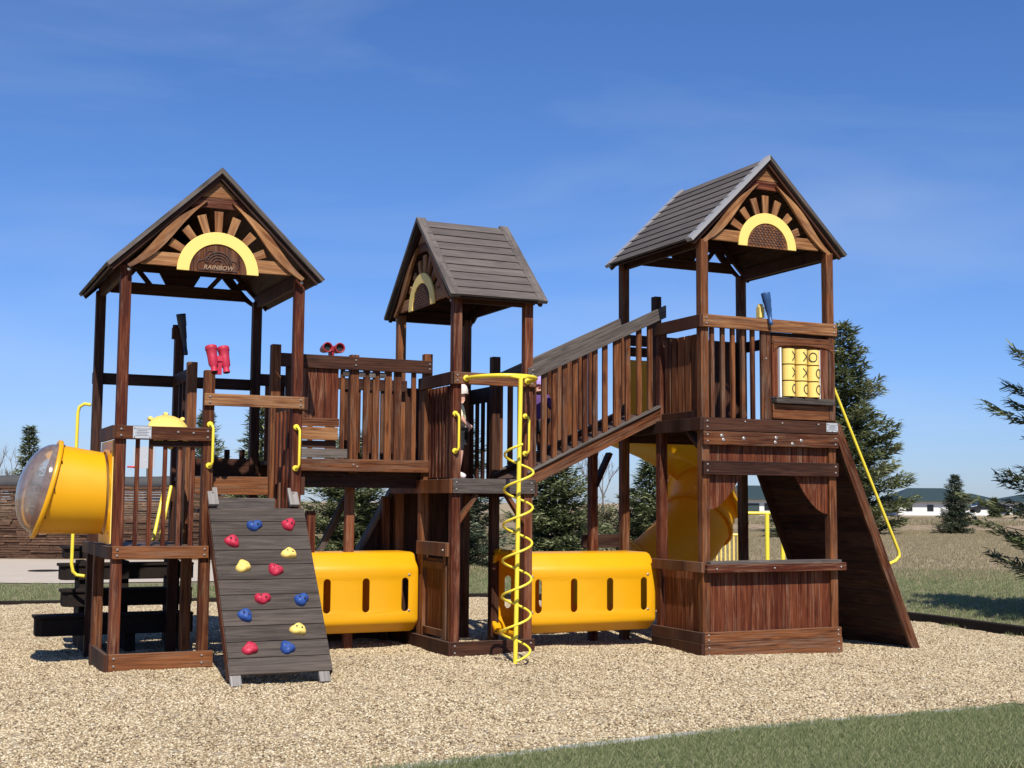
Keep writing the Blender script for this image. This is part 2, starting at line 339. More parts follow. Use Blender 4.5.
        if len(s.f) < 4000:
            b = bmesh.new(); b.from_mesh(me); bmesh.ops.recalc_face_normals(b, faces=b.faces); b.to_mesh(me); b.free()
        o = bpy.data.objects.new(name, me); COL.objects.link(o)
        if parent: o.parent = parent
        else: o.location = off
        if bevel:
            md = o.modifiers.new('bevel', 'BEVEL'); md.width = bevel; md.segments = 2; md.limit_method = 'ANGLE'; md.angle_limit = R(50)
        if label: o['label'] = label
        return o
def root_loc(o):
    while o.parent: o = o.parent
    return Vector(o.location)
def thing(name, label, cat, loc, group=None):
    o = bpy.data.objects.new(name, None); COL.objects.link(o); o.location = loc; o.empty_display_size = .2
    o['label'] = label; o['category'] = cat
    if group: o['group'] = group
    return o
def tag(o, label, cat, group=None, kind=None):
    o['label'] = label; o['category'] = cat
    if group: o['group'] = group
    if kind: o['kind'] = kind
    return o
SW, RW, DW, WW, CP, GT = 'stained_wood', 'reddish_wood', 'dark_or_shaded_wood', 'weathered_wood', 'climbing_plank', 'grey_timber'
def bolts(mb, pts, nrm=(0, -1, 0), r=.011):
    for p in pts: mb.lathe([(0, r), (.006, r * .95), (.011, r * .4)], p, nrm, 'bolt_metal', 8)

# ------------------------------------------------------------------ ground
def gh(x, y):
    z = .036 * noise.noise(Vector((x * .9, y * .9, 3))) + .018 * noise.noise(Vector((x * 3.1, y * 3.1, 8)))
    z += .045 * math.exp(-((x - 1.9) ** 2 / .8 + (y - 11.1) ** 2 / .25))
    z += .05 * math.exp(-((x - 3.9) ** 2 / .35 + (y - 11.15) ** 2 / .12)) + .05 * math.exp(-((x - 6.2) ** 2 / .5 + (y - 11.1) ** 2 / .12))
    z -= .05 * math.exp(-((x - 2.8) ** 2 + (y - 9.7) ** 2) / .25) + .04 * math.exp(-((x - 5.2) ** 2 + (y - 10.5) ** 2) / .12)
    if x > 8: z -= .05 * min(1, (x - 8) / .8)
    return z
near = [(-9, 5.6), (-4, 6.05), (0, 6.45), (2.7, 6.68), (3.54, 6.80), (4.57, 6.90), (5.8, 6.96), (7.3, 6.95), (9.0, 6.86), (10.6, 6.72)]
outline = near + [(11.3, 7.4), (11.62, 9), (11.78, 11.08), (11.93, 12.95), (11.8, 15), (11.2, 16.5), (9.52, 17.4), (8.17, 18.21), (5.5, 18.55), (2.5, 18.87), (1.3, 19.1), (-9, 20.2)]
def inside(x, y, poly=outline):
    c = False; n = len(poly)
    for i in range(n):
        x0, y0 = poly[i]; x1, y1 = poly[i - 1]
        if (y0 > y) != (y1 > y) and x < (x1 - x0) * (y - y0) / (y1 - y0) + x0: c = not c
    return c
me = bpy.data.meshes.new('ground'); b = bmesh.new()
S = 2500
vs = [b.verts.new(p) for p in ((-S, -S, -.07), (S, -S, -.07), (S, S, -.07), (-S, S, -.07))]; b.faces.new(vs); b.to_mesh(me); b.free()
me.materials.append(MATS['lawn']); ground = bpy.data.objects.new('ground', me); COL.objects.link(ground); ground['kind'] = 'structure'
# gravel bed as a clipped grid
def bed(name, step, test, hf, mat):
    xs = [-9 + i * step for i in range(int(21.6 / step) + 1)]; ys = [5.4 + j * step for j in range(int(15 / step) + 1)]
    vid = {}; v = []; f = []
    def V(i, j):
        if (i, j) not in vid: vid[(i, j)] = len(v); v.append((xs[i], ys[j], hf(xs[i], ys[j])))
        return vid[(i, j)]
    for i in range(len(xs) - 1):
        for j in range(len(ys) - 1):
            if test((xs[i] + xs[i + 1]) / 2, (ys[j] + ys[j + 1]) / 2): f.append((V(i, j), V(i + 1, j), V(i + 1, j + 1), V(i, j + 1)))
    me = bpy.data.meshes.new(name); me.from_pydata(v, [], f); me.materials.append(MATS[mat])
    for p in me.polygons: p.use_smooth = True
    o = bpy.data.objects.new(name, me); COL.objects.link(o); return o
gravel = bed('gravel', .1, inside, gh, 'gravel'); gravel['kind'] = 'structure'
# near lawn sheet in front of the curb
nv = [(x, y - .02, 0.0) for x, y in near]; k = len(nv)
lv = nv + [(x, y - 5, .0) for x, y in near]
me = bpy.data.meshes.new('lawn'); me.from_pydata(lv + [(x, y, z - .1) for x, y, z in lv], [], [(i, i + 1, k + i + 1, k + i) for i in range(k - 1)] + [(i, i + 1, 2 * k + i + 1, 2 * k + i) for i in range(k - 1)])
me.materials.append(MATS['lawn']); o = bpy.data.objects.new('lawn', me); COL.objects.link(o); o['kind'] = 'structure'
# curb stones along the near lawn
cb = MB(); a = [(x, y - .02, .0) for x, y in near]; c2 = [(x, y + .07, .0) for x, y in near]
def resamp(pl, st):
    out = []
    for p, q in zip(pl, pl[1:]):
        p, q = Vector(p), Vector(q); n = max(1, int((q - p).length / st)); out += [p.lerp(q, t / n) for t in range(n)]
    return out + [Vector(pl[-1])]
cl = resamp(a, .6)
for p, q in zip(cl, cl[1:]):
    d = (q - p).normalized(); sd_ = Vector((-d.y, d.x, 0)) * .085; z0, z1 = -.06, .028 + rnd.uniform(-.006, .006)
    p2, q2 = p + d * .006, q - d * .006
    cb.prism([p2 + Vector((0, 0, z0)), q2 + Vector((0, 0, z0)), q2 + sd_ + Vector((0, 0, z0)), p2 + sd_ + Vector((0, 0, z0))], (0, 0, z1 - z0), 'curb_concrete')
o = cb.build('curb', None, bevel=.008); tag(o, 'low pale concrete curb between the pea gravel and the near lawn', 'curb')
def border(name, pts, label):
    mb = MB()
    for p, q in zip(pts, pts[1:]):
        mb.beam((p[0], p[1], -.02), (q[0], q[1], -.02), .10, .14, 'black_timber')
    o = mb.build(name, None, bevel=.01); tag(o, label, 'border')
border('timber_edging', [(11.55, 7.2), (11.72, 9), (11.86, 11.08), (12.0, 12.95), (11.9, 15), (11.3, 16.6)], 'black timber edging at the right of the gravel, running towards the tan field')
border('timber_edging', [(9.6, 17.45), (8.2, 18.3), (5.5, 18.65), (2.5, 18.97), (1.3, 19.2), (-9, 20.3)], 'black timber edging along the far side of the gravel bed')
# path
def poly_sheet(name, pts, z, mat):
    me = bpy.data.meshes.new(name); me.from_pydata([(x, y, z) for x, y in pts], [], [tuple(range(len(pts)))]); me.materials.append(MATS[mat])
    o = bpy.data.objects.new(name, me); COL.objects.link(o); o['kind'] = 'structure'; return o
poly_sheet('path', [at(-500, 23.6), at(60, 23.4), at(250, 24.5), at(400, 27), at(400, 31), at(250, 32.6), at(-500, 32.6)], -.055, 'path_concrete')
mb = MB(); x, y = at(50, 27.3); mb.lathe([(0, .33), (.012, .33), (.012, .30)], (x, y, -.052), (0, 0, 1), 'black_timber', 24)
o = mb.build('manhole_cover', None, off=Vector((x, y, -.05))); tag(o, 'round dark manhole cover set in the pale path by the stone wall', 'manhole cover')

# ------------------------------------------------------------------ roof with sunburst gables
def make_roof(parent, cx, cy, ez, axis, half, length, rise, postoff, emblem=0, trim='weathered_wood'):
    """axis 'y': ridge runs along y (gables face -y/+y); axis 'x': ridge runs along x, gable 1 faces -x"""
    def T(a, l, z):   # a across the span, l along the ridge
        return Vector((cx + a, cy + l, z)) if axis == 'y' else Vector((cx + l, cy - a, z))
    h2 = length / 2; az = ez + rise; sl = math.hypot(half, rise); th = .022
    roof = None
    mb = MB(); np_ = 10
    ca, sa = half / sl, rise / sl
    for side in (-1, 1):
        nrm = (sa * side, ca)            # (a, z) outward
        for i in range(np_):
            t0, t1 = i / np_, (i + 1.12) / np_     # from eave to ridge, lapped
            t1 = min(t1, 1)
            def pt(t, o_, l): return T(side * (half * (1 - t)) + nrm[0] * o_, l, ez + rise * t + nrm[1] * o_)
            l0, l1 = -h2 + .03, h2 - .03
            vs = [pt(t0, .016, l0), pt(t0, .016, l1), pt(t1, .0, l1), pt(t1, .0, l0), pt(t0, .016 + th, l0), pt(t0, .016 + th, l1), pt(t1, .004 + th, l1), pt(t1, .004 + th, l0)]
            mb.add(vs, [(0, 3, 2, 1), (4, 5, 6, 7), (0, 1, 5, 4), (1, 2, 6, 5), (2, 3, 7, 6), (3, 0, 4, 7)], WW, T(0, 1, 0) - T(0, 0, 0))
    roof = mb.build('roof', parent)
    # underside lining
    mb = MB()
    for side in (-1, 1):
        for i in range(7):
            t0, t1 = i / 7 + .003, (i + 1) / 7 - .003
            pts = [T(side * half * (1 - t0), -h2 + .06, ez + rise * t0 - .004), T(side * half * (1 - t0), h2 - .06, ez + rise * t0 - .004),
                   T(side * half * (1 - t1), h2 - .06, ez + rise * t1 - .004), T(side * half * (1 - t1), -h2 + .06, ez + rise * t1 - .004)]
            mb.prism(pts, T(-side * sa * .015, 0, -ca * .015) - T(0, 0, 0), DW)  # dark tone deepens the shade under the roof
    mb.build('roof_lining', roof)
    for side in (-1, 1):
        for g in (-1, 1):   # rake trim boards on top of the slope
            nr = Vector(T(side * sa, 0, ca) - T(0, 0, 0)); la, lb = g * (h2 - .09), g * (h2 + .010)
            p = [T(side * (half + .004), la, ez - .004), T(side * (half + .004), lb, ez - .004), T(side * .0, lb, az), T(side * .0, la, az)]
            q = [v + nr * .036 for v in p]; q[2] = T(0, lb, az + .036 / ca); q[3] = T(0, la, az + .036 / ca)
            m2 = MB(); m2.add(p + q, [(0, 3, 2, 1), (4, 5, 6, 7), (0, 1, 5, 4), (1, 2, 6, 5), (2, 3, 7, 6), (3, 0, 4, 7)], trim if side < 0 else WW, T(side * half, 0, -rise) - T(0, 0, 0)); m2.build('rake_trim', roof)  # left-slope trim can differ: its sheen is put into the colour
            # rafter (barge board) under the rake, overhang shade put into its dark tone
            off_l = g * (h2 - .045)
            m3 = MB(); w = .10
            m3.add([T(side * (half - .01), off_l - .018, ez - .002), T(side * (half - .01), off_l + .018, ez - .002), T(0, off_l + .018, az - .004), T(0, off_l - .018, az - .004),
                    T(side * (half - .035), off_l - .018, ez - .03), T(side * (half - .035), off_l + .018, ez - .03), T(0, off_l + .018, az - .052), T(0, off_l - .018, az - .052)],
                   [(0, 3, 2, 1), (4, 5, 6, 7), (0, 1, 5, 4), (1, 2, 6, 5), (2, 3, 7, 6), (3, 0, 4, 7)], DW, T(side * half, 0, -rise) - T(0, 0, 0)); m3.build('barge_board', roof)
    # eave beams along the ridge direction at post tops
    for side in (-1, 1):
        m4 = MB(); m4.beam(T(side * postoff, -h2 + .14, ez + .03), T(side * postoff, h2 - .14, ez + .03), .04, .12, DW); m4.build('eave_beam', roof)  # darker stain holds the shade inside the roof
    for gi, g in enumerate((-1, 1)):
        gl = g * (h2 - .10)               # plane of the gable carving
        def G(a, z, d=0): return T(a, gl - g * d, z)
        ex = T(0, g * .03, 0) - T(0, 0, 0)
        tz = ez + .045
        m5 = MB(); m5.prism([G(-.66, tz), G(.66, tz), G(.60, tz + .115), G(-.60, tz + .115)], ex, 'worn_wood' if gi == 0 else DW); m5.build('tie_beam', roof, .004)  # rear beam darkened for the shade inside the gable
        # peak panel: triangular, of two boards
        zt = az - .058; zb = az - .30; f = half / rise
        m6 = MB(); m6.prism([G(-(az - zb) * f + .06, zb), G((az - zb) * f - .06, zb), G((az - zb - .09) * f - .06, zb + .09), G(-(az - zb - .09) * f + .06, zb + .09)], ex, RW)
        m6.prism([G(-(az - zb - .093) * f + .06, zb + .093), G((az - zb - .093) * f - .06, zb + .093), G(0, zt)], ex, 'worn_wood'); m6.build('peak_panel', roof, .003)
        # curved brackets, rear pair darkened for the shade inside
        for side in (-1, 1):
            A = []; B = []; n = 18
            for i in range(n + 1):
                t = i / n; k_ = rise / half
                a0 = side * (half - .115 - (half - .115 - .15) * t)
                ztop = ez + (half - abs(a0)) * k_ - .055        # underside line of the rafters
                bow = .016 * math.sin(math.pi * t) + .020 * math.sin(2 * math.pi * t + .5)
                wd = .030 + .020 * math.sin(math.pi * (t * 1.6 - .25)) - .012 * t
                dirn = Vector((-side, k_)).normalized(); nn = Vector((-side * dirn.y * 1.0, -abs(dirn.x))).normalized()
                cen = Vector((a0, ztop)) + nn * (.040 + .012 + bow)
                A.append(G(cen.x + nn.x * wd, cen.y + nn.y * wd, -.03)); B.append(G(cen.x - nn.x * wd, cen.y - nn.y * wd, -.03))
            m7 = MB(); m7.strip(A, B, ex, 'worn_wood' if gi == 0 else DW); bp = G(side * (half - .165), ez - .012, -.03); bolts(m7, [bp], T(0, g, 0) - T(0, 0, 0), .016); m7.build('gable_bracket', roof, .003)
        # rays
        cz = tz + .005
        for ang in (-62, -38, -15, 0 + 8, 15 + 16, 38 + 14, 74)[0:7]:
            pass
        for ang, r1 in ((-63, .46), (-40, .45), (-18, .49), (0, .51), (19, .49), (43, .45), (67, .45)):
            aa = R(ang); dx, dz = math.sin(aa), math.cos(aa); nx, nz_ = dz, -dx; w = .034
            if g * (1 if axis == 'y' else 1) and gi == 1 and False: continue
            p = [G(dx * .30 + nx * w * .85, cz + dz * .30 + nz_ * w * .85, .002), G(dx * .30 - nx * w * .85, cz + dz * .30 - nz_ * w * .85, .002),
                 G(dx * r1 - nx * w * 1.15, cz + dz * r1 - nz_ * w * 1.15, .002), G(dx * r1 + nx * w * 1.15, cz + dz * r1 + nz_ * w * 1.15, .002)]
            if gi == 1: continue
            m8 = MB(); m8.prism(p, T(0, g * .022, 0) - T(0, 0, 0), 'worn_wood', g=G(dx, dz) - G(0, 0)); m8.build('sun_ray', roof, .003)
        if gi == 1:      # rear gable closed with dark boards above two small openings
            mC = MB(); z0_ = tz + .225; k_ = half / rise
            for i in range(5):
                za, zb_ = z0_ + i * (az - .07 - z0_) / 5 + .001, z0_ + (i + 1) * (az - .07 - z0_) / 5 - .001
                wa_, wb_ = (az - za) * k_ - .035, max(.01, (az - zb_) * k_ - .035)
                mC.prism([G(-wa_, za), G(wa_, za), G(wb_, zb_), G(-wb_, zb_)], ex, DW)
            for sd2 in (-1, 1):
                mC.prism([G(sd2 * .54, tz + .117), G(sd2 * ((az - tz - .117) * k_ - .035), tz + .117), G(sd2 * ((az - z0_) * k_ - .035), z0_ - .002), G(sd2 * .60, z0_ - .002)], ex, DW)
                mC.prism([G(sd2 * .27, tz + .117), G(sd2 * .33, tz + .117), G(sd2 * .42, z0_ - .002), G(sd2 * .36, z0_ - .002)], ex, DW)
            mC.prism([G(-.14, tz + .117), G(.14, tz + .117), G(.20, z0_ - .002), G(-.20, z0_ - .002)], ex, DW); mC.build('rear_gable', roof)
        if gi == 0:
            n = 28; A = [G(.355 * math.cos(math.pi * i / n), cz - .035 + .355 * math.sin(math.pi * i / n), -.032) for i in range(n + 1)]
            B = [G(.250 * math.cos(math.pi * i / n), cz - .035 + .250 * math.sin(math.pi * i / n), -.032) for i in range(n + 1)]
            m9 = MB(); m9.strip(A, B, T(0, g * .018, 0) - T(0, 0, 0), 'cream_yellow'); m9.build('sun_arch', roof, .003)
            mA = MB(); mA.prism([G(.256 * math.cos(math.pi * i / n), cz - .035 + .256 * math.sin(math.pi * i / n), -.031) for i in range(n + 1)], T(0, g * .008, 0) - T(0, 0, 0), SW)
            ep = mA.build('emblem_panel', roof)
            if gi == 0: emblem_carving(roof, G, T, g, cz - .035, emblem)
    return roof
def emblem_carving(roof, G, T, g, cz, kind):
    mb = MB()
    def line(pts, r=.0055): mb.tube([G(a, cz + z, -.041) for a, z in pts], r, 'dark_carved', 6)
    def arc(ca, cz_, r, a0, a1, n=14): return [(ca + r * math.cos(R(a0 + (a1 - a0) * i / n)), cz_ + r * math.sin(R(a0 + (a1 - a0) * i / n))) for i in range(n + 1)]
    if kind == 2:       # basket-weave carving, illegible in the photograph
        for i in range(11):
            for j in range(9):
                a, z = -.21 + i * .042 + (j % 2) * .02, .018 + j * .026
                if math.hypot(a, z) < .225: line(arc(a, z, .018, 20, 200, 6), .005)
    else:
        cloud = arc(-.14, .055, .045, 250, 100) + arc(-.085, .10, .035, 170, 60) ; line(cloud)
        for r in (.048, .072, .096, .118): line(arc(.0, .062, r, 12, 168), .0065)
        line(arc(-.07, .145, .042, 10, 250)); line(arc(.12, .055, .055, 110, -20)); line([(-.17, .018), (.17, .018)])
    mb.build('emblem_carving', roof)
    if kind == 1:
        cu = bpy.data.curves.new('emblem_lettering', 'FONT'); cu.body = 'RAINBOW'; cu.size = .052; cu.align_x = 'CENTER'; cu.extrude = .003; cu.space_character = 1.08; cu.shear = .25; cu.offset = .0012
        tmp = bpy.data.objects.new('tmp', cu); COL.objects.link(tmp); dg = bpy.context.evaluated_depsgraph_get(); dg.update()
        me = bpy.data.meshes.new_from_object(tmp.evaluated_get(dg)); bpy.data.objects.remove(tmp)
        o = bpy.data.objects.new('emblem_lettering', me); COL.objects.link(o); me.materials.clear(); me.materials.append(MATS['cream_dark'] if 'cream_dark' in MATS else MATS['bark'])
        o.parent = roof; p = G(0, cz + .026, -.045) - root_loc(roof); o.location = p; o.rotation_euler = (R(90), 0, 0)
plain('cream_dark', (.30, .19, .11), .6)

def baluster(parent, x, y, z0, z1, w=.036, d=.036, mat=SW, name='baluster'):
    m_ = MB(); m_.box((x - w / 2, y - d / 2, z0), (x + w / 2, y + d / 2, z1), mat, (0, 0, 1)); return m_.build(name, parent, .003)
def post(parent, x, y, z0, z1, mat=SW, s=.088, name='post'):
    m_ = MB(); h = s / 2
    m_.box((x - h, y - h, z0), (x + h, y + h, z1), mat, (0, 0, 1)); return m_.build(name, parent, .005)
def board(parent, lo, hi, mat=SW, name='rail', bl=None, g=None, lab=None, nrm=(0, -1, 0)):
    m_ = MB(); m_.box(lo, hi, mat, g)
    if bl: bolts(m_, bl, nrm)
    return m_.build(name, parent, .004, label=lab)
def endbolts(x0, x1, y, z0, z1, i=.035):
    dz = (z1 - z0) * .27
    return [(x, y, z) for x in (x0 + i, x1 - i) for z in (z0 + dz, z1 - dz)]
def grab(parent, x, y, z0, z1, out=.055, lab=None):
    """C shaped grab handle on a front face (facing -y)"""
    m_ = MB(); r = .012
    P = [(x, y, z1)] + [(x + .022 * math.sin(R(a)) + 0, y - out * (.4 + .6 * math.sin(R(a))), z1 - .03 * (1 - math.cos(R(a)))) for a in (0, 30, 60, 90)]
    P = [(x, y, z1), (x, y - out * .6, z1), (x + .012, y - out * .9, z1 - .012), (x + .018, y - out, z1 - .035)]
    P += [(x + .018, y - out, z0 + .035), (x + .012, y - out * .9, z0 + .012), (x, y - out * .6, z0), (x, y, z0)]
    m_.tube(P, r, 'yellow_paint', 10)
    for z in (z0, z1): m_.lathe([(0, .027), (.012, .027), (.016, .02)], (x, y, z), (0, -1, 0), 'yellow_paint', 14)
    return m_.build('grab_handle', parent, label=lab)
def plate(parent, x0, x1, y, z0, z1):
    m_ = MB(); m_.box((x0, y - .004, z0), (x1, y, z1), 'plate_metal')
    for i in range(5):
        z = z0 + (z1 - z0) * (.2 + i * .14); w = (x1 - x0); a = .12 + .1 * (i % 2)
        m_.box((x0 + w * a, y - .0055, z), (x1 - w * a, y - .004, z + .006), 'plate_ink')
    bolts(m_, [(x0 + .012, y - .004, z0 + .012), (x1 - .012, y - .004, z0 + .012), (x0 + .012, y - .004, z1 - .012), (x1 - .012, y - .004, z1 - .012)], r=.005)
    return m_.build('sign_plate', parent)

# ================================================================== left tower
X0, X1, Y0, Y1, XM, YM = 1.645, 3.161, 11.24, 12.77, 2.377, 12.005
tw = thing('play_tower', 'wooden play tower on the left with an open peaked roof above the grey climbing wall', 'play tower', (2.4, 12, 0), 'roofed timber towers of the playset')
for x, y in ((X0, Y0), (X1, Y0), (X0, Y1), (X1, Y1)): post(tw, x, y, -.05, 3.44, RW if y == Y0 else DW)  # back posts darkened, roof shade held in their colour
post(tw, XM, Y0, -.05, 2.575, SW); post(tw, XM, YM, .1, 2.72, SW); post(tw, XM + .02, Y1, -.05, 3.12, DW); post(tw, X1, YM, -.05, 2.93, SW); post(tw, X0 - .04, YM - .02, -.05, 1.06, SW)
make_roof(tw, (X0 + X1) / 2, (Y0 + Y1) / 2, 3.405, 'y', .915, 1.88, .885, .758, emblem=1)
F = Y0 - .044
# decks
def deck(parent, x0, x1, y0, y1, z, mat=DW, along='x'):
    m_ = MB(); n = max(2, int((y1 - y0) / .14)); s_ = (y1 - y0) / n
    for i in range(n): m_.box((x0, y0 + i * s_ + .004, z - .035), (x1, y0 + (i + 1) * s_ - .004, z), mat, (1, 0, 0))
    return m_.build('deck', parent)
deck(tw, X0 - .04, XM, Y0 - .02, Y1, 1.05); deck(tw, XM + .046, X1 - .046, Y0 + .35, YM, 1.37, WW); deck(tw, XM, X1, YM, Y1, 1.67, WW)
board(tw, (X0 - .046, F - .036, .955), (XM + .02, F, 1.06), SW, 'deck_beam', endbolts(X0 - .04, XM + .02, F - .036, .955, 1.06))
board(tw, (XM + .03, F - .02, 1.10), (X1 + .046, F, 1.36), DW, 'deck_beam')
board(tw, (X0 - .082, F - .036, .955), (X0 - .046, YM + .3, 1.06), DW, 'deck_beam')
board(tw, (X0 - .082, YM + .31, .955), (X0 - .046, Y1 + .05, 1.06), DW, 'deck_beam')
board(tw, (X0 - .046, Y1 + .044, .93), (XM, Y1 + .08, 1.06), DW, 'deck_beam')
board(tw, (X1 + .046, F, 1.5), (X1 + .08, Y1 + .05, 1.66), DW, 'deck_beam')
# base boards
board(tw, (X0 - .046, F - .036, .0), (XM + .08, F, .175), SW, 'base_board', endbolts(X0 - .04, XM + .02, F - .036, .04, .175))
board(tw, (X0 - .082, F - .036, .0), (X0 - .046, YM + .1, .175), DW, 'base_board')
# left front bay rail and balusters
board(tw, (X0 - .046, F - .036, 1.955), (XM + .02, F, 2.07), SW, 'handrail', endbolts(X0 - .04, XM + .02, F - .036, 1.955, 2.07) + [(2.11, F - .036, 2.025), (2.24, F - .036, 2.02)])
board(tw, (X0 - .082, F - .036, 1.955), (X0 - .046, YM - .1, 2.07), DW, 'handrail')
plate(tw, 1.735, 1.885, F - .037, 1.965, 2.065)
for x in (1.79, 1.90, 2.02, 2.145, 2.25): baluster(tw, x, Y0 + .0, 1.0, 1.97, .034, .034, RW)
board(tw, (1.89, F + .005, 1.90), (2.36, F + .04, 1.955), DW, 'rail')
# gate rail over the climbing wall
board(tw, (XM - .05, F - .036, 2.265), (X1 + .05, F, 2.37), 'worn_wood', 'handrail', endbolts(XM - .04, X1 + .05, F - .036, 2.265, 2.37))
board(tw, (X1 + .0, F - .034, 2.255), (X1 + .085, YM + .0, 2.37), DW, 'handrail')
for i in range(5): baluster(tw, X1 + .0, Y0 + .11 + i * .13, 1.36, 2.27, .036, .055, RW)
# rear rails, roof shade put into their dark tone
board(tw, (X0 - .046, Y1 + .044, 2.55), (X1 + .046, Y1 + .08, 2.66), DW, 'handrail', nrm=(0, 1, 0))
board(tw, (XM - .02, YM + .044, 2.56), (XM + .02, Y1 + .04, 2.67), DW, 'handrail')
for i in range(3): baluster(tw, XM, YM + .16 + i * .17, 1.0, 2.56, .036, .05, DW)
for x in (2.56, 2.72, 2.9, 3.05): baluster(tw, x, Y1 + .02, 1.66, 1.95, .05, .036, DW)
board(tw, (XM + .05, Y1 + .0, 1.66), (X1, Y1 + .036, 1.86), DW, 'rail')
board(tw, (XM + .07, 11.30, 1.375), (X1 - .16, 11.335, 1.47), WW, 'step_board'); board(tw, (XM + .2, 11.99, 1.56), (X1 - .05, 12.02, 1.67), SW, 'step_board')
# inner steps up towards the bridge
for y, z, mt_ in ((Y0 + .36, 1.37, WW), (YM - .03, 1.67, SW)):
    board(tw, (XM + .05, y, z - .17), (X1 - .05, y + .036, z - .01), mt_, 'step_riser')
m_ = MB(); n = 20   # rounded side panel and slide entrance behind
m_.prism([(2.75 + .26 * math.cos(R(a)), 12.90, 1.60 + .30 * math.sin(R(a))) for a in range(0, 181, 15)], (0, .03, 0), GT); m_.build('arched_panel', tw, .004)
grab(tw, 2.385, F, 1.745, 2.10, lab='yellow grab handle left of the climbing wall opening'); grab(tw, 3.15, F, 1.735, 2.10, lab='yellow grab handle right of the climbing wall opening')
# binoculars on the middle post
def binoculars(parent, c, d, mat, L_=.21, r=.045, sp=.058, side=(1, 0, 0)):
    d = Vector(d).normalized(); s_ = Vector(side).normalized(); m_ = MB()
    for k in (-1, 1):
        p = Vector(c) + s_ * sp * k
        m_.lathe([(-L_ / 2, r * .62), (-L_ * .42, r * .66), (-L_ * .40, r * .55), (-L_ * .3, r * .6), (-L_ * .22, r * .85), (L_ * .1, r * .9), (L_ * .34, r), (L_ * .36, r * 1.1), (L_ * .48, r * 1.1), (L_ / 2, r * 1.02), (L_ * .49, r * .85), (L_ * .3, r * .8)], p, d, mat, 18, cap=False)
        m_.lathe([(L_ * .3, r * .8), (L_ * .301, .001)], p, d, 'black_hole', 18, cap=False); m_.lathe([(-L_ / 2, r * .62), (-L_ / 2 + .001, .001)], p, d, 'black_hole', 18, cap=False)
    m_.beam(Vector(c) - s_ * sp * .7, Vector(c) + s_ * sp * .7, .05, .05, mat, up=d)
    m_.beam(Vector(c), Vector(c) - Vector((0, 0, L_ * .55)), .05, .04, mat, up=(0, 1, 0))
    return m_.build('binoculars', parent)
binoculars(tw, (2.455, Y0 - .0, 2.675), (-.10, .30, 1), 'red_plastic', .24, .048, .057, (1, .2, 0))
def telescope(parent, p0, p1, mat, mount=None, mount_mat='cream_yellow'):
    p0, p1 = Vector(p0), Vector(p1); d = (p1 - p0); L_ = d.length; m_ = MB()
    m_.lathe([(0, .016), (.01, .022), (L_ * .12, .022), (L_ * .13, .019), (L_ * .4, .026), (L_ * .42, .031), (L_ * .7, .037), (L_ * .72, .042), (L_ * .96, .046), (L_, .048), (L_ * .99, .038), (L_ * .9, .036)], p0, d, mat, 18, cap=False)
    m_.lathe([(L_ * .9, .036), (L_ * .901, .001)], p0, d, 'black_hole', 18, cap=False)
    t = m_.build('telescope', parent)
    if mount:
        m_ = MB(); m_.box((mount[0] - .03, mount[1] - .03, mount[2] - .05), (mount[0] + .03, mount[1] + .03, mount[2] + .06), mount_mat); m_.lathe([(0, .03), (.03, .026)], (mount[0], mount[1], mount[2] + .06), (0, 0, 1), mount_mat, 12); m_.build('mount', t)
    return t
telescope(tw, (XM + .075, Y1 - .07, 2.86), (XM + .015, Y1 - .07, 3.26), 'navy_plastic', (XM - .02, Y1 + .0, 3.07), 'dark_or_shaded_wood')
# steering wheel behind the rail
wc = Vector((2.07, 11.42, 2.05)); wn = Vector((0, -.75, .66)).normalized(); m_ = MB()
wa = Vector((1, 0, 0)); wb = wn.cross(wa)
m_.lathe([(-.012, .15), (.0, .175), (.02, .17), (.04, .10), (.055, .05), (.06, .001)], wc, wn, 'pale_yellow_plastic', 28)
for i in range(8):
    a = 2 * math.pi * i / 8; p = wc + (wa * math.cos(a) + wb * math.sin(a)) * .195
    m_.lathe([(-.015, .018), (.0, .026), (.015, .018)], p, wn, 'pale_yellow_plastic', 10)
    m_.beam(p, wc + (wa * math.cos(a) + wb * math.sin(a)) * .15, .03, .02, 'pale_yellow_plastic', up=wn)
m_.build('steering_wheel', tw)

# bubble window pod on the left tower
pod = thing('bubble_window', 'yellow drum with a clear domed window sticking out of the left tower', 'bubble window', (1.55, 11.62, 1.1))
pc = Vector((1.575, 11.62, 1.505)); n = 40; m_ = MB()
tilt = math.tan(R(14)); rings = []
N_ = 9
for i in range(N_):
    t = i / (N_ - 1); rr = .350 + .028 * t
    rings.append([Vector((pc.x - .02 - t * (.485 + tilt * 0) - t * tilt * (-(math.sin(2 * math.pi * j / n)) * rr), pc.y + math.cos(2 * math.pi * j / n) * rr * .95, pc.z + math.sin(2 * math.pi * j / n) * rr + .03 * t)) for j in range(n)])
def skin_rings(m_, rings, mat, n):
    vs = [p for r_ in rings for p in r_]
    m_.add(vs, [(i * n + j, i * n + (j + 1) % n, (i + 1) * n + (j + 1) % n, (i + 1) * n + j) for i in range(len(rings) - 1) for j in range(n)], mat, smooth=True)
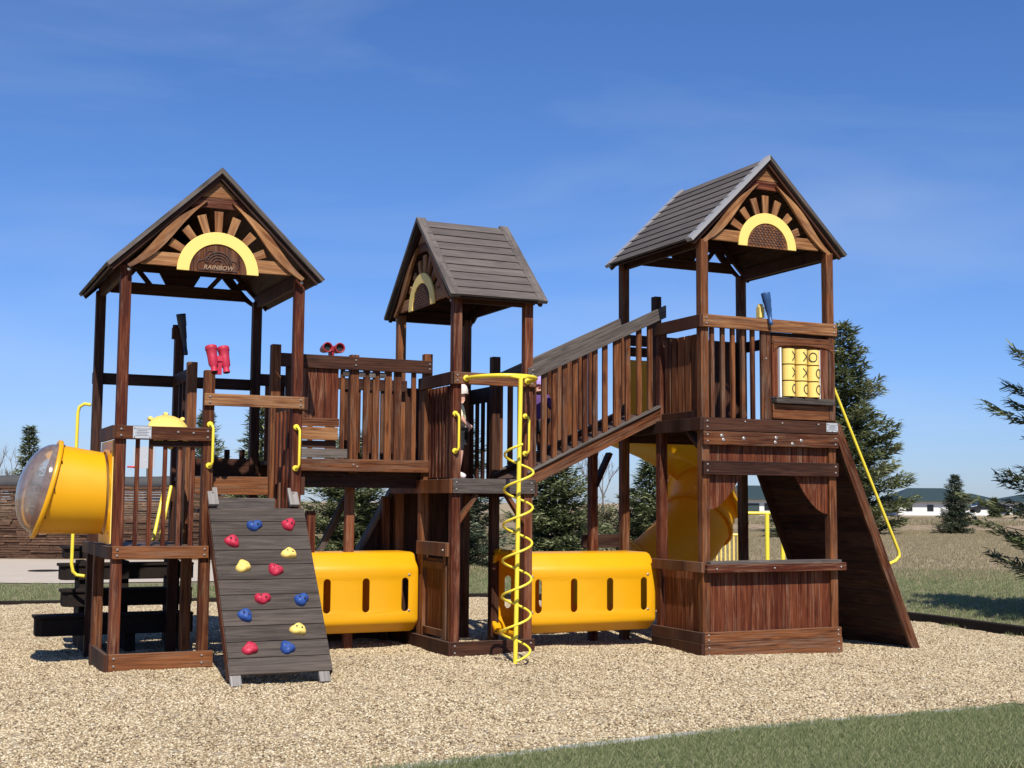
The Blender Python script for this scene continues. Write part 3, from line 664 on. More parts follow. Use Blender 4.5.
# flip tilt so that the lower edge sticks out further
rings = [[Vector((pc.x - .02 - t * .455 + t * tilt * (p.z - pc.z), p.y, p.z)) for p in rg] for t, rg in ((i / (N_ - 1), rings[i]) for i in range(N_))]
inner = [[pc_ + (p - pc_) * .985 for p in rg] for rg in rings for pc_ in (sum(rg, Vector()) / n,)]
skin_rings(m_, rings, 'yellow_plastic', n); skin_rings(m_, inner[::-1], 'yellow_plastic', n); m_.build('drum', pod)
last = rings[-1]; cc = sum(last, Vector()) / n
e1 = (last[0] - cc).normalized(); e2 = (last[n // 4] - cc).normalized(); ax = e1.cross(e2); ax = ax if ax.x < 0 else -ax
def ring_at(off, k): return [cc + (p - cc) * k + ax * off for p in last]
m_ = MB(); skin_rings(m_, [ring_at(-.022, 1.0), ring_at(-.022, 1.07), ring_at(-.015, 1.10), ring_at(.012, 1.10), ring_at(.018, 1.07), ring_at(.018, .97), ring_at(-.022, .97)], 'yellow_plastic', n)
for j in range(0, n, 4):
    p = cc + (last[j] - cc) * 1.04 - ax * .028; m_.lathe([(0, .011), (.008, .006)], p, -ax, 'black_hole', 8)
m_.build('flange', pod)
m_ = MB(); dome = []
for i in range(11):
    a = math.pi / 2 * i / 10; dome.append(ring_at(.012 + .22 * math.sin(a), max(.004, .99 * math.cos(a))))
skin_rings(m_, dome, 'clear_plastic', n); m_.build('dome', pod)
m_ = MB()   # mounting plate: square with rounded flared corners
m_.box((1.592, 11.285, 1.08), (1.604, 11.965, 1.95), 'cream_yellow')
m_.add([pc + Vector((.0, .36 * math.cos(a), .36 * math.sin(a))) for a in [2 * math.pi * j / 24 for j in range(24)]] + [pc + Vector((.018, .47 * max(-.72, min(.72, 1.1 * math.cos(a))), .60 * max(-.72, min(.72, 1.1 * math.sin(a))))) for a in [2 * math.pi * j / 24 for j in range(24)]],
       [(j, (j + 1) % 24, 24 + (j + 1) % 24, 24 + j) for j in range(24)], 'yellow_plastic', smooth=True)
for z in (1.85, 1.68, 1.36, 1.17): m_.lathe([(0, .012), (.008, .008)], (1.588, 11.33, z), (-1, 0, 0), 'black_hole', 8)
m_.build('mounting_plate', pod)

# climbing wall ------------------------------------------------
cw = thing('climbing_wall', 'sloping dark grey plank climbing wall with coloured holds in front of the left tower', 'climbing wall', (2.76, 10.5, 0))
p_top = Vector((0, 11.15, 1.385)); p_bot = Vector((0, 10.2, .085)); dv = (p_bot - p_top); LW = dv.length; du = dv.normalized(); nw = Vector((0, -du.z, du.y)); nw = nw if nw.y < 0 else -nw
npl = 11; xa, xb = 2.382, 3.222
def wp(x, t, o): return Vector((x, 0, 0)) + p_top + du * t + nw * o
for sgn, xx in ((0, xa), (1, xb)):
    m_ = MB(); xs_ = (xa - .0, xa + .04) if sgn == 0 else (xb - .04, xb)
    x_c = (xs_[0] + xs_[1]) / 2
    m_.beam(wp(x_c, -.0, -.075), wp(x_c, LW, -.075), .04, .10, RW if sgn == 0 else DW, up=nw); m_.build('stringer', cw, .003)
    m_ = MB(); m_.beam(wp(xs_[0] + .04 - sgn * .09, -.185, .030), wp(xs_[0] + .04 - sgn * .09, -.004, .030), .085, .034, GT, up=nw); bolts(m_, [wp(xs_[0] + .04 - sgn * .09, -.13, .048)], nw, .012); m_.build('top_bracket', cw, .003)
    m_ = MB(); m_.beam(wp(xs_[0] + .045 - sgn * .08, LW - .12, -.028), wp(xs_[0] + .045 - sgn * .08, LW + .09, -.028), .088, .04, GT, up=nw); m_.build('foot', cw, .003)
for i in range(npl):
    t0, t1 = i * LW / npl + .0025, (i + 1) * LW / npl - .0025
    m_ = MB(); m_.prism([wp(xa + .002, t0, -.022), wp(xb - .002, t0, -.022), wp(xb - .002, t1, -.022), wp(xa + .002, t1, -.022)], nw * .024, CP, g=(1, 0, 0))
    bolts(m_, [wp(x, (t0 + t1) / 2 + s_, .002) for x in (xa + .025, xb - .025) for s_ in (-.03, .03)], nw, .004); m_.build('plank', cw, .003)
def hold(px, pz, mat, seed):
    t = (p_top.z - pz) / -du.z; c = wp(px, t, .0); rr = random.Random(seed); n1, n2 = 16, 6; vs = []; lob = [rr.uniform(.75, 1.25) for _ in range(5)]
    rings = []
    for i in range(n2):
        f = i / (n2 - 1); rad = .058 * (1 - f ** 2.2 * .62); hgt = .045 * math.sin(f * math.pi / 2)
        ring = []
        for j in range(n1):
            a = 2 * math.pi * j / n1; k = 1 + .10 * math.cos(3 * a + seed) + .09 * math.sin(2 * a + 2 * seed) + .05 * math.sin(5 * a + seed)
            k *= .85 + .15 * lob[int(a / (2 * math.pi) * 5) % 5]
            ring.append(c + Vector((1, 0, 0)) * rad * k * 1.1 * math.cos(a) + du * rad * k * .95 * math.sin(a) + nw * (hgt * (1 + .25 * math.cos(2 * a + seed))))
        rings.append(ring)
    m_ = MB(); skin_rings(m_, rings, mat, n1); m_.add(rings[-1], [tuple(range(n1))], mat, smooth=True)
    for dx, s_ in ((-.018, -.012), (.022, .006)): m_.lathe([(0, .008), (.0015, .008)], c + Vector((dx, 0, 0)) + du * s_ + nw * .050, nw, 'black_hole', 8)
    m_.build('climbing_hold', cw, label={'red_plastic': 'red climbing hold', 'blue_plastic': 'blue climbing hold', 'pale_yellow_plastic': 'yellow climbing hold'}[mat])
B_, R_, Y_ = 'blue_plastic', 'red_plastic', 'pale_yellow_plastic'
plain('blue_plastic', (.022, .065, .24), .5, .18, 16, spec=.35, dirt=(.06, .09, .16))
for i, (mt_, x, z) in enumerate(((B_, 2.752, 1.23), (R_, 3.053, 1.238), (R_, 2.544, 1.098), (Y_, 3.018, 0.995), (Y_, 2.607, 0.895), (R_, 2.874, 0.866), (R_, 2.727, 0.64), (B_, 3.054, 0.624), (B_, 2.566, 0.514), (Y_, 2.986, 0.395), (R_, 2.569, 0.268), (B_, 2.87, 0.264))):
    hold(x, z, mt_, i + 1)

# rear access of the left tower: ladder rails in yellow, and picnic table below
m_ = MB()
lad = thing('access_rails', 'yellow tubular handrails at the back of the left tower', 'handrail', (1.7, 13.2, 0))
m_.tube([(1.60, 12.86, 2.35), (1.545, 12.88, 2.36), (1.50, 12.9, 2.33), (1.487, 12.9, 2.27), (1.482, 12.9, .84), (1.495, 12.9, .77), (1.53, 12.9, .735), (1.60, 12.86, .725)], .016, 'yellow_paint', 10); m_.build('handrail', lad)
for x in (2.15, 2.21):
    m_ = MB(); m_.tube([(x - .01, 12.38, 1.07), (x + .12, 12.60, 1.58)], .016, 'yellow_paint', 8); m_.build('side_rail', lad)
pt_ = thing('timber_steps', 'dark heavy timber steps under the left tower, the lowest tread sticking out to the left', 'steps', (2, 13.0, 0))
for lo, hi in (((1.18, 12.82, .175), (2.62, 13.08, .365)), ((1.44, 13.10, .42), (2.66, 13.34, .585)), ((1.44, 13.36, .66), (2.72, 13.6, .82)), ((1.5, 13.62, .86), (2.6, 13.9, .98))):
    m_ = MB(); m_.prism([(lo[0] + .05, lo[1], lo[2]), (hi[0], lo[1], lo[2]), (hi[0], hi[1], lo[2]), (lo[0], hi[1], lo[2]), (lo[0], lo[1] + .06, lo[2])], (0, 0, hi[2] - lo[2] - .03), 'black_timber')
    m_.prism([(lo[0] + .03, lo[1] - .02, hi[2] - .028), (hi[0], lo[1] - .02, hi[2] - .028), (hi[0], hi[1], hi[2] - .028), (lo[0] - .02, hi[1], hi[2] - .028), (lo[0] - .02, lo[1] + .05, hi[2] - .028)], (0, 0, .028), 'black_timber', g=(1, 0, 0)); m_.build('tread', pt_, .006)
for x in (1.62, 2.0, 2.5):
    m_ = MB(); m_.box((x, 12.9, 0), (x + .09, 13.8, .17), 'black_timber'); m_.box((x, 13.4, .17), (x + .09, 13.8, .84), 'black_timber'); m_.build('bearer', pt_, .006)

# ================================================================== middle tower
A0, A1, B0, B1, BM = 4.757, 5.518, 11.37, 12.9, 12.135
tm = thing('play_tower', 'narrow middle play tower whose grey shingled roof slope faces the viewer, between both yellow tunnels', 'play tower', (5.14, 12.1, 0), 'roofed timber towers of the playset')
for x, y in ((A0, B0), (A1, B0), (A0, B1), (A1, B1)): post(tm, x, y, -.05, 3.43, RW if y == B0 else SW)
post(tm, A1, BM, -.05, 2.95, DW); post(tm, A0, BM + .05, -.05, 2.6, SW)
make_roof(tm, (A0 + A1) / 2, (B0 + B1) / 2, 3.395, 'x', .92, 1.01, .895, .765, emblem=2)
F2 = B0 - .044
deck(tm, A0 - .04, A1 + .04, B0, B1, 1.66)
board(tm, (A0 - .06, F2 - .036, 1.53), (A1 + .06, F2, 1.67), WW, 'deck_beam', endbolts(A0 - .05, A1 + .05, F2 - .036, 1.53, 1.67))
board(tm, (A0 - .084, F2 - .036, 1.53), (A0 - .046, B1 + .05, 1.665), SW, 'deck_beam')
board(tm, (A1 + .046, F2 - .036, 1.50), (A1 + .082, B1 + .05, 1.64), DW, 'deck_beam')
board(tm, (A0 - .06, F2 - .036, .0), (A1 + .06, F2, .14), DW, 'base_board', endbolts(A0 - .05, A1 + .05, F2 - .036, .0, .14))
board(tm, (A0 - .084, F2 - .036, .0), (A0 - .046, B1, .14), DW, 'base_board')
board(tm, (A0 - .06, F2 - .036, 2.57), (A1 + .06, F2, 2.685), SW, 'handrail', endbolts(A0 - .05, A1 + .05, F2 - .036, 2.57, 2.685))
board(tm, (A0 - .084, F2 - .036, 2.565), (A0 - .046, BM + .02, 2.685), DW, 'handrail')
for i in range(7): baluster(tm, A0 - .0, B0 + .085 + i * .092, 1.68, 2.57, .036, .045, RW)
board(tm, (A0 - .046, B1 + .03, 2.50), (A1 + .046, B1 + .06, 2.66), DW, 'handrail')
for i in range(7): baluster(tm, A0 + .09 + i * .1, B1, 1.66, 2.56, .085, .03, DW)
for i in range(4): baluster(tm, A1, BM + .15 + i * .15, 1.66, 2.5, .03, .05, DW)
board(tm, (A1 + .03, BM, 2.5), (A1 + .06, B1, 2.66), DW, 'handrail')
# small kick panel on the left side of the ground floor
y0_, y1_ = 11.42, 12.15
board(tm, (A0 - .085, y0_ - .04, .93), (A0 - .03, y1_, 1.06), SW, 'counter', [(A0 - .085, y0_ + .02, .99)], nrm=(-1, 0, 0))
pn = board(tm, (A0 - .02, y0_ + .10, .16), (A0 - .005, y1_ - .12, .90), RW, 'panel', g=(0, 0, 1))
for yy in (y0_ + .04, y1_ - .09): board(tm, (A0 - .045, yy, .14), (A0 - .0, yy + .07, .93), SW, 'panel_frame', g=(0, 0, 1))
for zz in (.16, .80): board(tm, (A0 - .043, y0_ + .115, zz), (A0 - .021, y1_ - .095, zz + .07), SW, 'panel_frame')
grab(tm, 4.735, F2, 1.93, 2.285, lab='yellow grab handle left of the pole'); grab(tm, 5.475, F2, 1.92, 2.285, lab='yellow grab handle right of the pole')
for sx_ in (A0, A1):   # knee braces
    m_ = MB(); d_ = 1 if sx_ == A0 else -1; m_.beam((sx_ + d_ * .03, B0, 1.25), (sx_ + d_ * .22, B0 + .0, 1.52), .036, .08, SW, up=(0, 1, 0)); m_.build('brace', tm, .003)

# spiral pole
sp = thing('spiral_pole', 'yellow climbing pole wrapped in a rising coil, in front of the middle tower', 'climbing pole', (5.14, 10.76, 0))
m_ = MB(); PX, PY = 5.165, 10.78
m_.tube([(PX - .04, PY, -.15), (PX, PY, 2.60)], .021, 'yellow_paint', 14); m_.build('pole', sp)
m_ = MB(); pts = []; zc0, zc1, pitch_ = .02, 1.98, .325
k_ = int(24 * (zc1 - zc0) / pitch_)
for i in range(k_ + 1):
    z = zc0 + (zc1 - zc0) * i / k_; a = 2 * math.pi * (z - .122) / pitch_ - 0.0; lean = -.04 * (1 - z / 2.6)
    r_ = .135; pts.append((PX + lean + r_ * math.cos(a), PY + r_ * math.sin(a), z))
m_.tube(pts, .0115, 'yellow_paint', 8); m_.build('coil', sp)
m_ = MB(); arc_ = []
for i in range(25):
    a = math.pi * i / 24; arc_.append((5.155 - .325 * math.cos(a) , F2 - .04 - .48 * math.sin(a) ** .8, 2.625))
m_.tube(arc_, .019, 'yellow_paint', 12)
for xx in (4.83, 5.48): m_.lathe([(0, .032), (.012, .032), (.016, .02)], (xx, F2 - .038, 2.625), (0, -1, 0), 'yellow_paint', 14)
m_.tube([(PX - .12, arc_[12][1] + .02, 2.625), (PX, PY, 2.60), (PX + .12, arc_[12][1] + .03, 2.625)], .014, 'yellow_paint', 8)
m_.build('top_hoop', sp)

# ================================================================== bridge
br = thing('bridge', 'wooden footbridge with slatted railing joining the left and middle towers', 'bridge', (3.95, 12.4, 1.6))
q0, q1 = X1 + .05, A0 - .02; FB = 12.03
board(br, (3.24, FB - .036, 1.735), (q1 + .0, FB, 1.855), SW, 'side_beam', [(3.95, FB - .036, 1.80), (3.99, FB - .036, 1.78)])
board(br, (3.20, FB + .14, 1.58), (q1 + .03, FB + .18, 1.80), DW, 'side_beam'); board(br, (q0, 12.75, 1.66), (q1, 12.79, 1.84), DW, 'side_beam')
m_ = MB()
for i in range(11): m_.box((q0 + i * (q1 - q0) / 11 + .004, FB + .04, 1.80), (q0 + (i + 1) * (q1 - q0) / 11 - .004, 12.75, 1.838), WW, (0, 1, 0))
m_.build('deck', br)
board(br, (3.14, FB - .036, 2.725), (q1 + .03, FB, 2.855), DW, 'handrail', [(3.96, FB - .036, 2.82), (3.96, FB - .036, 2.77), (4.735, FB - .036, 2.82), (4.735, FB - .036, 2.77)])
board(br, (3.14, 12.77, 2.60), (q1 + .05, 12.80, 2.72), DW, 'handrail')
post(br, 3.965, FB + .044, 1.72, 2.88, SW, .085, 'newel_post'); post(br, 4.74, FB + .044, 1.66, 2.93, SW, .085, 'newel_post')
post(br, 3.965, 12.82, 1.6, 2.75, SW, .085, 'newel_post')
for x, w_ in ((3.845, .04), (4.09, .065), (4.19, .07), (4.315, .07), (4.415, .075), (4.585, .045)): baluster(br, x, FB + .02, 1.85, 2.73, w_, .034, SW)
for x in (3.3, 3.45, 3.6, 3.75, 4.13, 4.26, 4.39, 4.53, 4.65): baluster(br, x, 12.81, 1.83, 2.62, .048, .034, SW)
# grey blocks added under the rail for the sunlit tops of far balusters
for x in (3.87, 4.035, 4.14, 4.25): board(br, (x - .033, FB - .012, 2.66), (x + .033, FB + .001, 2.715), WW, 'sunlit_top_block')
# solid plank panel at the left end
m_ = MB()
for i in range(5): m_.box((3.44 + i * .072, FB - .0, 2.24), (3.44 + i * .072 + .069, FB + .022, 2.74), RW, (0, 0, 1))
m_.build('plank_panel', br, .003)
board(br, (3.28, FB + .03, 2.24), (3.44, FB + .05, 2.73), DW, 'panel')
board(br, (3.26, FB - .006, 2.165), (3.81, FB + .03, 2.245), SW, 'rail'); board(br, (3.26, FB + .0, 2.035), (3.80, FB + .025, 2.158), 'worn_wood', 'rail', lab='orange-toned plank')
board(br, (3.26, FB + .05, 1.96), (3.80, FB + .075, 2.03), DW, 'rail'); board(br, (3.24, FB + .0, 1.862), (3.90, FB + .03, 1.952), WW, 'rail')
binoculars(br, (3.745, FB + .09, 2.935), (.03, -1, .06), 'dark_red_plastic', .17, .047, .062)
for x in (3.65, 4.05):   # supports below
    post(br, x, 12.4, -.05, 1.6 if x > 4 else 1.35, RW, .085, 'support_post')
m_ = MB(); m_.beam((3.6, 12.55, 1.65), (3.35, 12.55, .9), .06, .07, DW, up=(0, 1, 0)); m_.build('brace', br, .003)
m_ = MB(); m_.beam((4.15, 12.62, 1.62), (3.65, 12.62, .6), .06, .07, WW, up=(0, 1, 0)); m_.build('brace', br, .003)
# sloping rail behind the bridge; dark panel stands in for the shade there
rr_ = thing('shade_panel', 'dark panel standing in for shade, with a sloping grey rail, seen beneath the footbridge', 'shade panel', (4.6, 13.2, 0))
m_ = MB()
yr = 13.05
m_.prism([(4.78, yr, 1.66), (5.4, yr, 1.66), (5.4, yr, 0), (3.86, yr, 0)], (0, .025, 0), DW, g=(0, 0, 1)); m_.build('side_panel', rr_)
m_ = MB(); m_.beam((4.80, yr - .02, 1.70), (3.82, yr - .02, .0), .04, .13, WW, up=(0, 1, 0)); m_.build('stringer', rr_, .003)
post(rr_, 4.62, yr - .12, 0, 1.5, SW, .08, 'support_post')

# ================================================================== tunnels
def tunnel(x0, x1, yc, label, slots, flare_right, lip):
    t = thing('crawl_tunnel', label, 'tunnel', ((x0 + x1) / 2, yc, .1), 'yellow crawl tunnels between the towers')
    W_, zb, zt = .36, .155, .945; ch = .12
    yf, yb = yc - W_, yc + W_
    prof = []
    def corner(cy_, cz_, a0, r=.05, n=5): return [(cy_ + r * math.cos(R(a0 + 90 * i / (n - 1))), cz_ + r * math.sin(R(a0 + 90 * i / (n - 1)))) for i in range(n)]
    # octagonal section with softened corners, counter-clockwise seen from +x : (y,z)
    base = [(yf, zb + .10), (yf + .13, zb), (yb - .13, zb), (yb, zb + .10), (yb, zt - .15), (yb - .13, zt), (yf + .13, zt), (yf, zt - .15)]
    def rounded(base, r=.035):
        out = []; k = len(base)
        for i in range(k):
            p, a, q = Vector(base[i]), Vector(base[i - 1]), Vector(base[(i + 1) % k])
            for t_ in (0, .33, .67, 1):
                s0 = p + (a - p).normalized() * r; s1 = p + (q - p).normalized() * r
                out.append(((1 - t_) ** 2) * s0 + 2 * t_ * (1 - t_) * p + t_ * t_ * s1)
        return out
    sec = rounded(base); n = len(sec); cen = Vector((yc, (zb + zt) / 2))
    def loop(x, k): return [Vector((x, cen.x + (p.x - cen.x) * k, cen.y + (p.y - cen.y) * k)) for p in sec]
    m_ = MB()
    xs = [(x0, .97), (x0 + .03, 1.0), (x1 - .03, 1.0), (x1, .97)]
    loops = [loop(x, k) for x, k in xs]; il = [loop(x, k * .965) for x, k in xs][::-1]
    skin_rings(m_, loops + il + [loops[0]], 'yellow_plastic', n)
    body = m_.build('shell', t)
    me = body.data
    # cut the slots through front and back walls
    cut = MB(); hs_ = .165; w = .036
    for sx_ in slots:
        for yy in (yf, yb):
            pts = []
            for i in range(9): a = math.pi * i / 8; pts.append((sx_ + w * math.cos(a), yy - .1, .53 + hs_ - w + w * math.sin(a)))
            for i in range(9): a = math.pi + math.pi * i / 8; pts.append((sx_ + w * math.cos(a), yy - .1, .53 - hs_ + w + w * math.sin(a)))
            cut.prism(pts, (0, .2, 0), 'yellow_plastic')
    co = cut.build('cutter', None, off=Vector((0, 0, 0)))
    md = body.modifiers.new('slots', 'BOOLEAN'); md.object = co; md.operation = 'DIFFERENCE'; md.solver = 'EXACT'
    dg = bpy.context.evaluated_depsgraph_get(); dg.update(); nm = bpy.data.meshes.new_from_object(body.evaluated_get(dg)); body.modifiers.clear(); body.data = nm
    bpy.data.objects.remove(co)
    md = body.modifiers.new('bevel', 'BEVEL'); md.width = .004; md.segments = 2; md.limit_method = 'ANGLE'; md.angle_limit = R(60)
    m_ = MB()
    for xe in (x0 + .10, x1 - .10):
        for zz in (zb + .22, zt - .22): m_.lathe([(0, .013), (.004, .012), (.007, .006)], (xe, yf - .001, zz), (0, -1, 0), 'bolt_metal', 10)
    m_.build('fastener', t)
    for xe, sg in ((x0, -1),):
        m_ = MB(); A = loop(xe - sg * .0, .98); B2 = loop(xe + sg * .015, 1.08); C2 = loop(xe + sg * .03, 1.08); D2 = loop(xe + sg * .03, .93)
        skin_rings(m_, [A, B2, C2, D2, loop(xe, .93)], 'yellow_plastic', n)
        for i in range(0, n, 4): p = C2[i] * .5 + D2[i] * .5; m_.lathe([(0, .012), (.006, .012)], p, (sg, 0, 0), 'black_hole', 8)
        m_.build('end_flange', t)
    return t
tunnel(3.22, 4.70, 12.50, 'yellow slotted crawl tunnel between the climbing wall and the middle tower', (3.757, 4.153, 4.559), False, 0)
tunnel(5.52, 7.035, 11.80, 'yellow slotted crawl tunnel running from the middle tower to the right tower', (5.69, 6.085, 6.495, 6.89), True, 0)

# ================================================================== right tower
E0, E1, G0, G1, GM = 7.06, 8.606, 10.6, 12.13, 11.365
tr = thing('play_tower', 'tall right play tower with plank playhouse, serving counter and noughts-and-crosses panel', 'play tower', (7.8, 11.4, 0), 'roofed timber towers of the playset')
for x, y in ((E0, G0), (E1, G0), (E0, G1), (E1, G1)): post(tr, x, y, -.08, 4.05, SW)
post(tr, E0, GM, -.05, 3.28, RW); post(tr, E0 - .0, GM + .095, 2.2, 3.6, DW, .08, 'newel_post')
make_roof(tr, (E0 + E1) / 2, (G0 + G1) / 2, 4.02, 'y', .935, 1.70, .915, .773, emblem=2, trim='sheen_trim')
F3 = G0 - .044
deck(tr, E0 - .04, E1 + .04, G0, G1, 2.27)
def fz(z): return z
board(tr, (E0 - .046, F3 - .036, 3.175), (E1 + .055, F3, 3.30), 'worn_wood', 'handrail', endbolts(E0 - .04, E1 + .05, F3 - .036, 3.175, 3.30))
board(tr, (E0 - .084, F3 - .036, 3.17), (E0 - .046, GM + .0, 3.295), DW, 'handrail')
board(tr, (E0 - .0, G1 + .044, 3.17), (E1, G1 + .08, 3.29), DW, 'handrail'); board(tr, (E1 + .046, F3, 3.17), (E1 + .08, G1, 3.29), DW, 'handrail')
for x in (7.16, 7.285, 7.405, 7.525, 7.645): baluster(tr, x, G0 - .01, 2.29, 3.19, .042, .036, SW)
board(tr, (7.73, F3 - .004, 2.29), (7.845, F3 + .034, 3.18), SW, 'panel_post', g=(0, 0, 1), bl=[(7.785, F3 - .004, 2.9)])
for i in range(5): baluster(tr, E0 + .0, G0 + .12 + i * .125, 2.29, 3.12, .03, .10, SW, 'baluster')
board(tr, (E0 - .03, G0 + .05, 2.29), (E0 + .02, GM - .05, 2.36), DW, 'rail')
for i in range(7): baluster(tr, 7.93 + i * .098, G1 + .02, 2.27, 3.2, .088, .03, DW)
# panel frame with noughts and crosses
board(tr, (7.86, F3 - .012, 3.055), (8.625, F3 + .03, 3.135), SW, 'panel_frame'); m_ = MB()
A = [(7.87 + .755 * i / 14, F3 - .03, 2.985 + .05 * abs(math.sin(math.pi * (.15 + .7 * i / 14)))) for i in range(15)]; A = [(7.87 + .75 * i / 14, F3 - .02, 3.055 - (.045 if i in (0, 14) else .0) - .03 * (abs(i - 7) / 7) ** 2) for i in range(15)]
m_.strip(A, [(p[0], p[1], 3.10) for p in A], (0, .02, 0), SW, g=(1, 0, 0)); m_.build('panel_arch', tr)
board(tr, (7.86, F3 - .008, 2.52), (7.925, F3 + .03, 3.05), RW, 'panel_frame', g=(0, 0, 1)); board(tr, (8.46, F3 - .008, 2.40), (8.56, F3 + .03, 3.05), RW, 'panel_frame', g=(0, 0, 1)); board(tr, (8.565, F3 - .014, 2.30), (8.64, F3 + .03, 3.17), SW, 'panel_frame', g=(0, 0, 1))
board(tr, (7.865, F3 - .065, 2.455), (8.60, F3 + .03, 2.515), WW, 'sill'); board(tr, (7.86, F3 - .01, 2.30), (8.56, F3 + .02, 2.45), SW, 'panel_frame')
tt = MB(); tt.box((7.93, F3 + .01, 2.515), (8.455, F3 + .02, 3.05), 'dark_or_shaded_wood')
tto = tt.build('game_board', tr); mm = MB(); mm.box((7.935, F3 - .03, 2.52), (7.955, F3 + .008, 3.02), 'white_plastic'); mm.box((8.448, F3 - .01, 2.52), (8.456, F3 + .008, 3.02), 'white_plastic'); mm.build('game_frame', tto)
marks = [['X', 'X', 'O'], ['X', 'X', 'O'], ['O', 'O', 'O']]
offs = [[.045, .028, -.040], [.045, .024, .030], [.040, .030, .030]]
for r_ in range(3):
    for c_ in range(3):
        cx_ = 8.045 + c_ * .155; cz_ = 2.935 - r_ * .165; n = 16; m_ = MB()
        m_.lathe([(-.076, .066), (.076, .066)], (cx_, F3 - .018, cz_), (0, 0, 1), 'cream_yellow', 24)
        blk = m_.build('game_cylinder', tto)
        m_ = MB(); rr0 = .0668; ro = offs[r_][c_] / rr0; cy_ = F3 - .018
        def onc(u, v): a = ro + u / rr0; return (cx_ + rr0 * math.sin(a), cy_ - rr0 * math.cos(a), cz_ + v)
        if marks[r_][c_] == 'X':
            for s_ in (-1, 1): m_.tube([onc(-.042 + .084 * i / 8, s_ * (-.046 + .092 * i / 8)) for i in range(9)], .0052, 'black_hole', 6)
        else: m_.tube([onc(.040 * math.cos(2 * math.pi * i / 20), .045 * math.sin(2 * math.pi * i / 20)) for i in range(20)], .0055, 'black_hole', 6, closed=True)
        m_.build('mark', blk if False else tto)
# deck fascia
board(tr, (E0 - .046, F3 - .036, 2.16), (E1 + .046, F3, 2.285), DW, 'deck_beam', endbolts(E0 - .04, E1, F3 - .036, 2.16, 2.285) + [(x, F3 - .036, 2.255) for x in (7.5, 7.95, 8.4)])
board(tr, (E0 - .046, F3 - .040, 2.02), (E1 + .046, F3, 2.152), SW, 'deck_beam', endbolts(E0 - .04, E1 + .04, F3 - .04, 2.02, 2.152))
m_ = MB(); rb = random.Random(3)
for x, z in ((7.22, 2.11), (7.24, 2.07), (7.48, 2.09), (7.87, 2.105), (7.86, 2.06), (8.07, 2.05), (8.18, 2.085)): m_.lathe([(0, .019), (.004, .018), (.006, .008)], (x, F3 - .040, z), (0, -1, 0), 'bolt_metal', 10)
m_.build('bolt_washers', tr)
plate(tr, 8.50, 8.645, F3 - .038, 2.185, 2.275)
board(tr, (E0 - .084, F3 - .036, 2.16), (E0 - .046, G1 + .05, 2.285), DW, 'deck_beam'); board(tr, (E1 + .046, F3, 2.1), (E1 + .082, G1, 2.285), DW, 'deck_beam')
board(tr, (E0 - .046, G1 + .044, 2.1), (E1 + .046, G1 + .08, 2.285), DW, 'deck_beam')
m_ = MB(); m_.beam((E0, G0 + .05, 2.0), (E0, G0 + .24, 2.16), .04, .08, DW, up=(1, 0, 0)); m_.build('brace', tr, .003)
# siding
def siding(parent, x0, x1, z0, z1, y, mat=RW, w=.046, cutf=None, name='siding', axis='x'):
    m_ = MB(); n = max(1, round((x1 - x0) / w)); s_ = (x1 - x0) / n
    for i in range(n):
        a, b_ = x0 + i * s_ + .0015, x0 + (i + 1) * s_ - .0015
        zb = (cutf((a + b_) / 2) if cutf else z0); zb2 = [cutf(a), cutf(b_)] if cutf else [z0, z0]
        if max(zb2) >= z1 - .004: continue
        zb2 = [min(z, z1 - .003) for z in zb2]
        jy = rnd.uniform(-.0015, .0015); tn = (rnd.uniform(.3, .65), rnd.random(), 0)
        if axis == 'x': m_.prism([(a, y + jy, zb2[0]), (b_, y + jy, zb2[1]), (b_, y + jy, z1), (a, y + jy, z1)], (0, .018, 0), mat, g=(0, 0, 1), tone=tn)
        else: m_.prism([(y + jy, a, zb2[0]), (y + jy, b_, zb2[1]), (y + jy, b_, z1), (y + jy, a, z1)], (.018, 0, 0), mat, g=(0, 0, 1), tone=tn)
    return m_.build(name, parent)
siding(tr, E0 + .044, E1 - .044, 1.84, 2.03, G0 - .012)
board(tr, (E0 - .046, F3 - .036, 1.73), (E1 + .046, F3, 1.865), DW, 'header', endbolts(E0 - .04, E1 + .04, F3 - .036, 1.73, 1.865))
siding(tr, E0 + .044, 7.60, 1.3, 1.80, G0 - .012, cutf=lambda x: 1.395 + .42 * max(0, (x - 7.15) / .40) ** 1.6, name='curtain_panel')
siding(tr, 8.02, E1 - .044, 1.3, 1.80, G0 - .012, cutf=lambda x: 1.35 + .45 * (max(0, 8.56 - x) / .44) ** 1.9, name='curtain_panel')
board(tr, (E0 + .0, F3 - .075, .862), (E1 + .035, F3 + .09, .892), WW, 'counter'); board(tr, (E0 - .046, F3 - .085, .785), (E1 + .085, F3 - .04, .862), RW, 'counter_edge', [(x, F3 - .085, .82) for x in (7.12, 7.8, 8.62)])
siding(tr, E0 + .044, E1 - .044, .15, .83, G0 - .012)
board(tr, (E0 - .046, F3 - .036, .115), (E1 + .05, F3, .215), SW, 'base_board', endbolts(E0 - .04, E1 + .04, F3 - .036, .115, .215))
board(tr, (E0 - .05, F3 - .042, -.06), (E1 + .055, F3, .112), SW, 'base_board', endbolts(E0 - .04, E1 + .04, F3 - .042, -.04, .112))
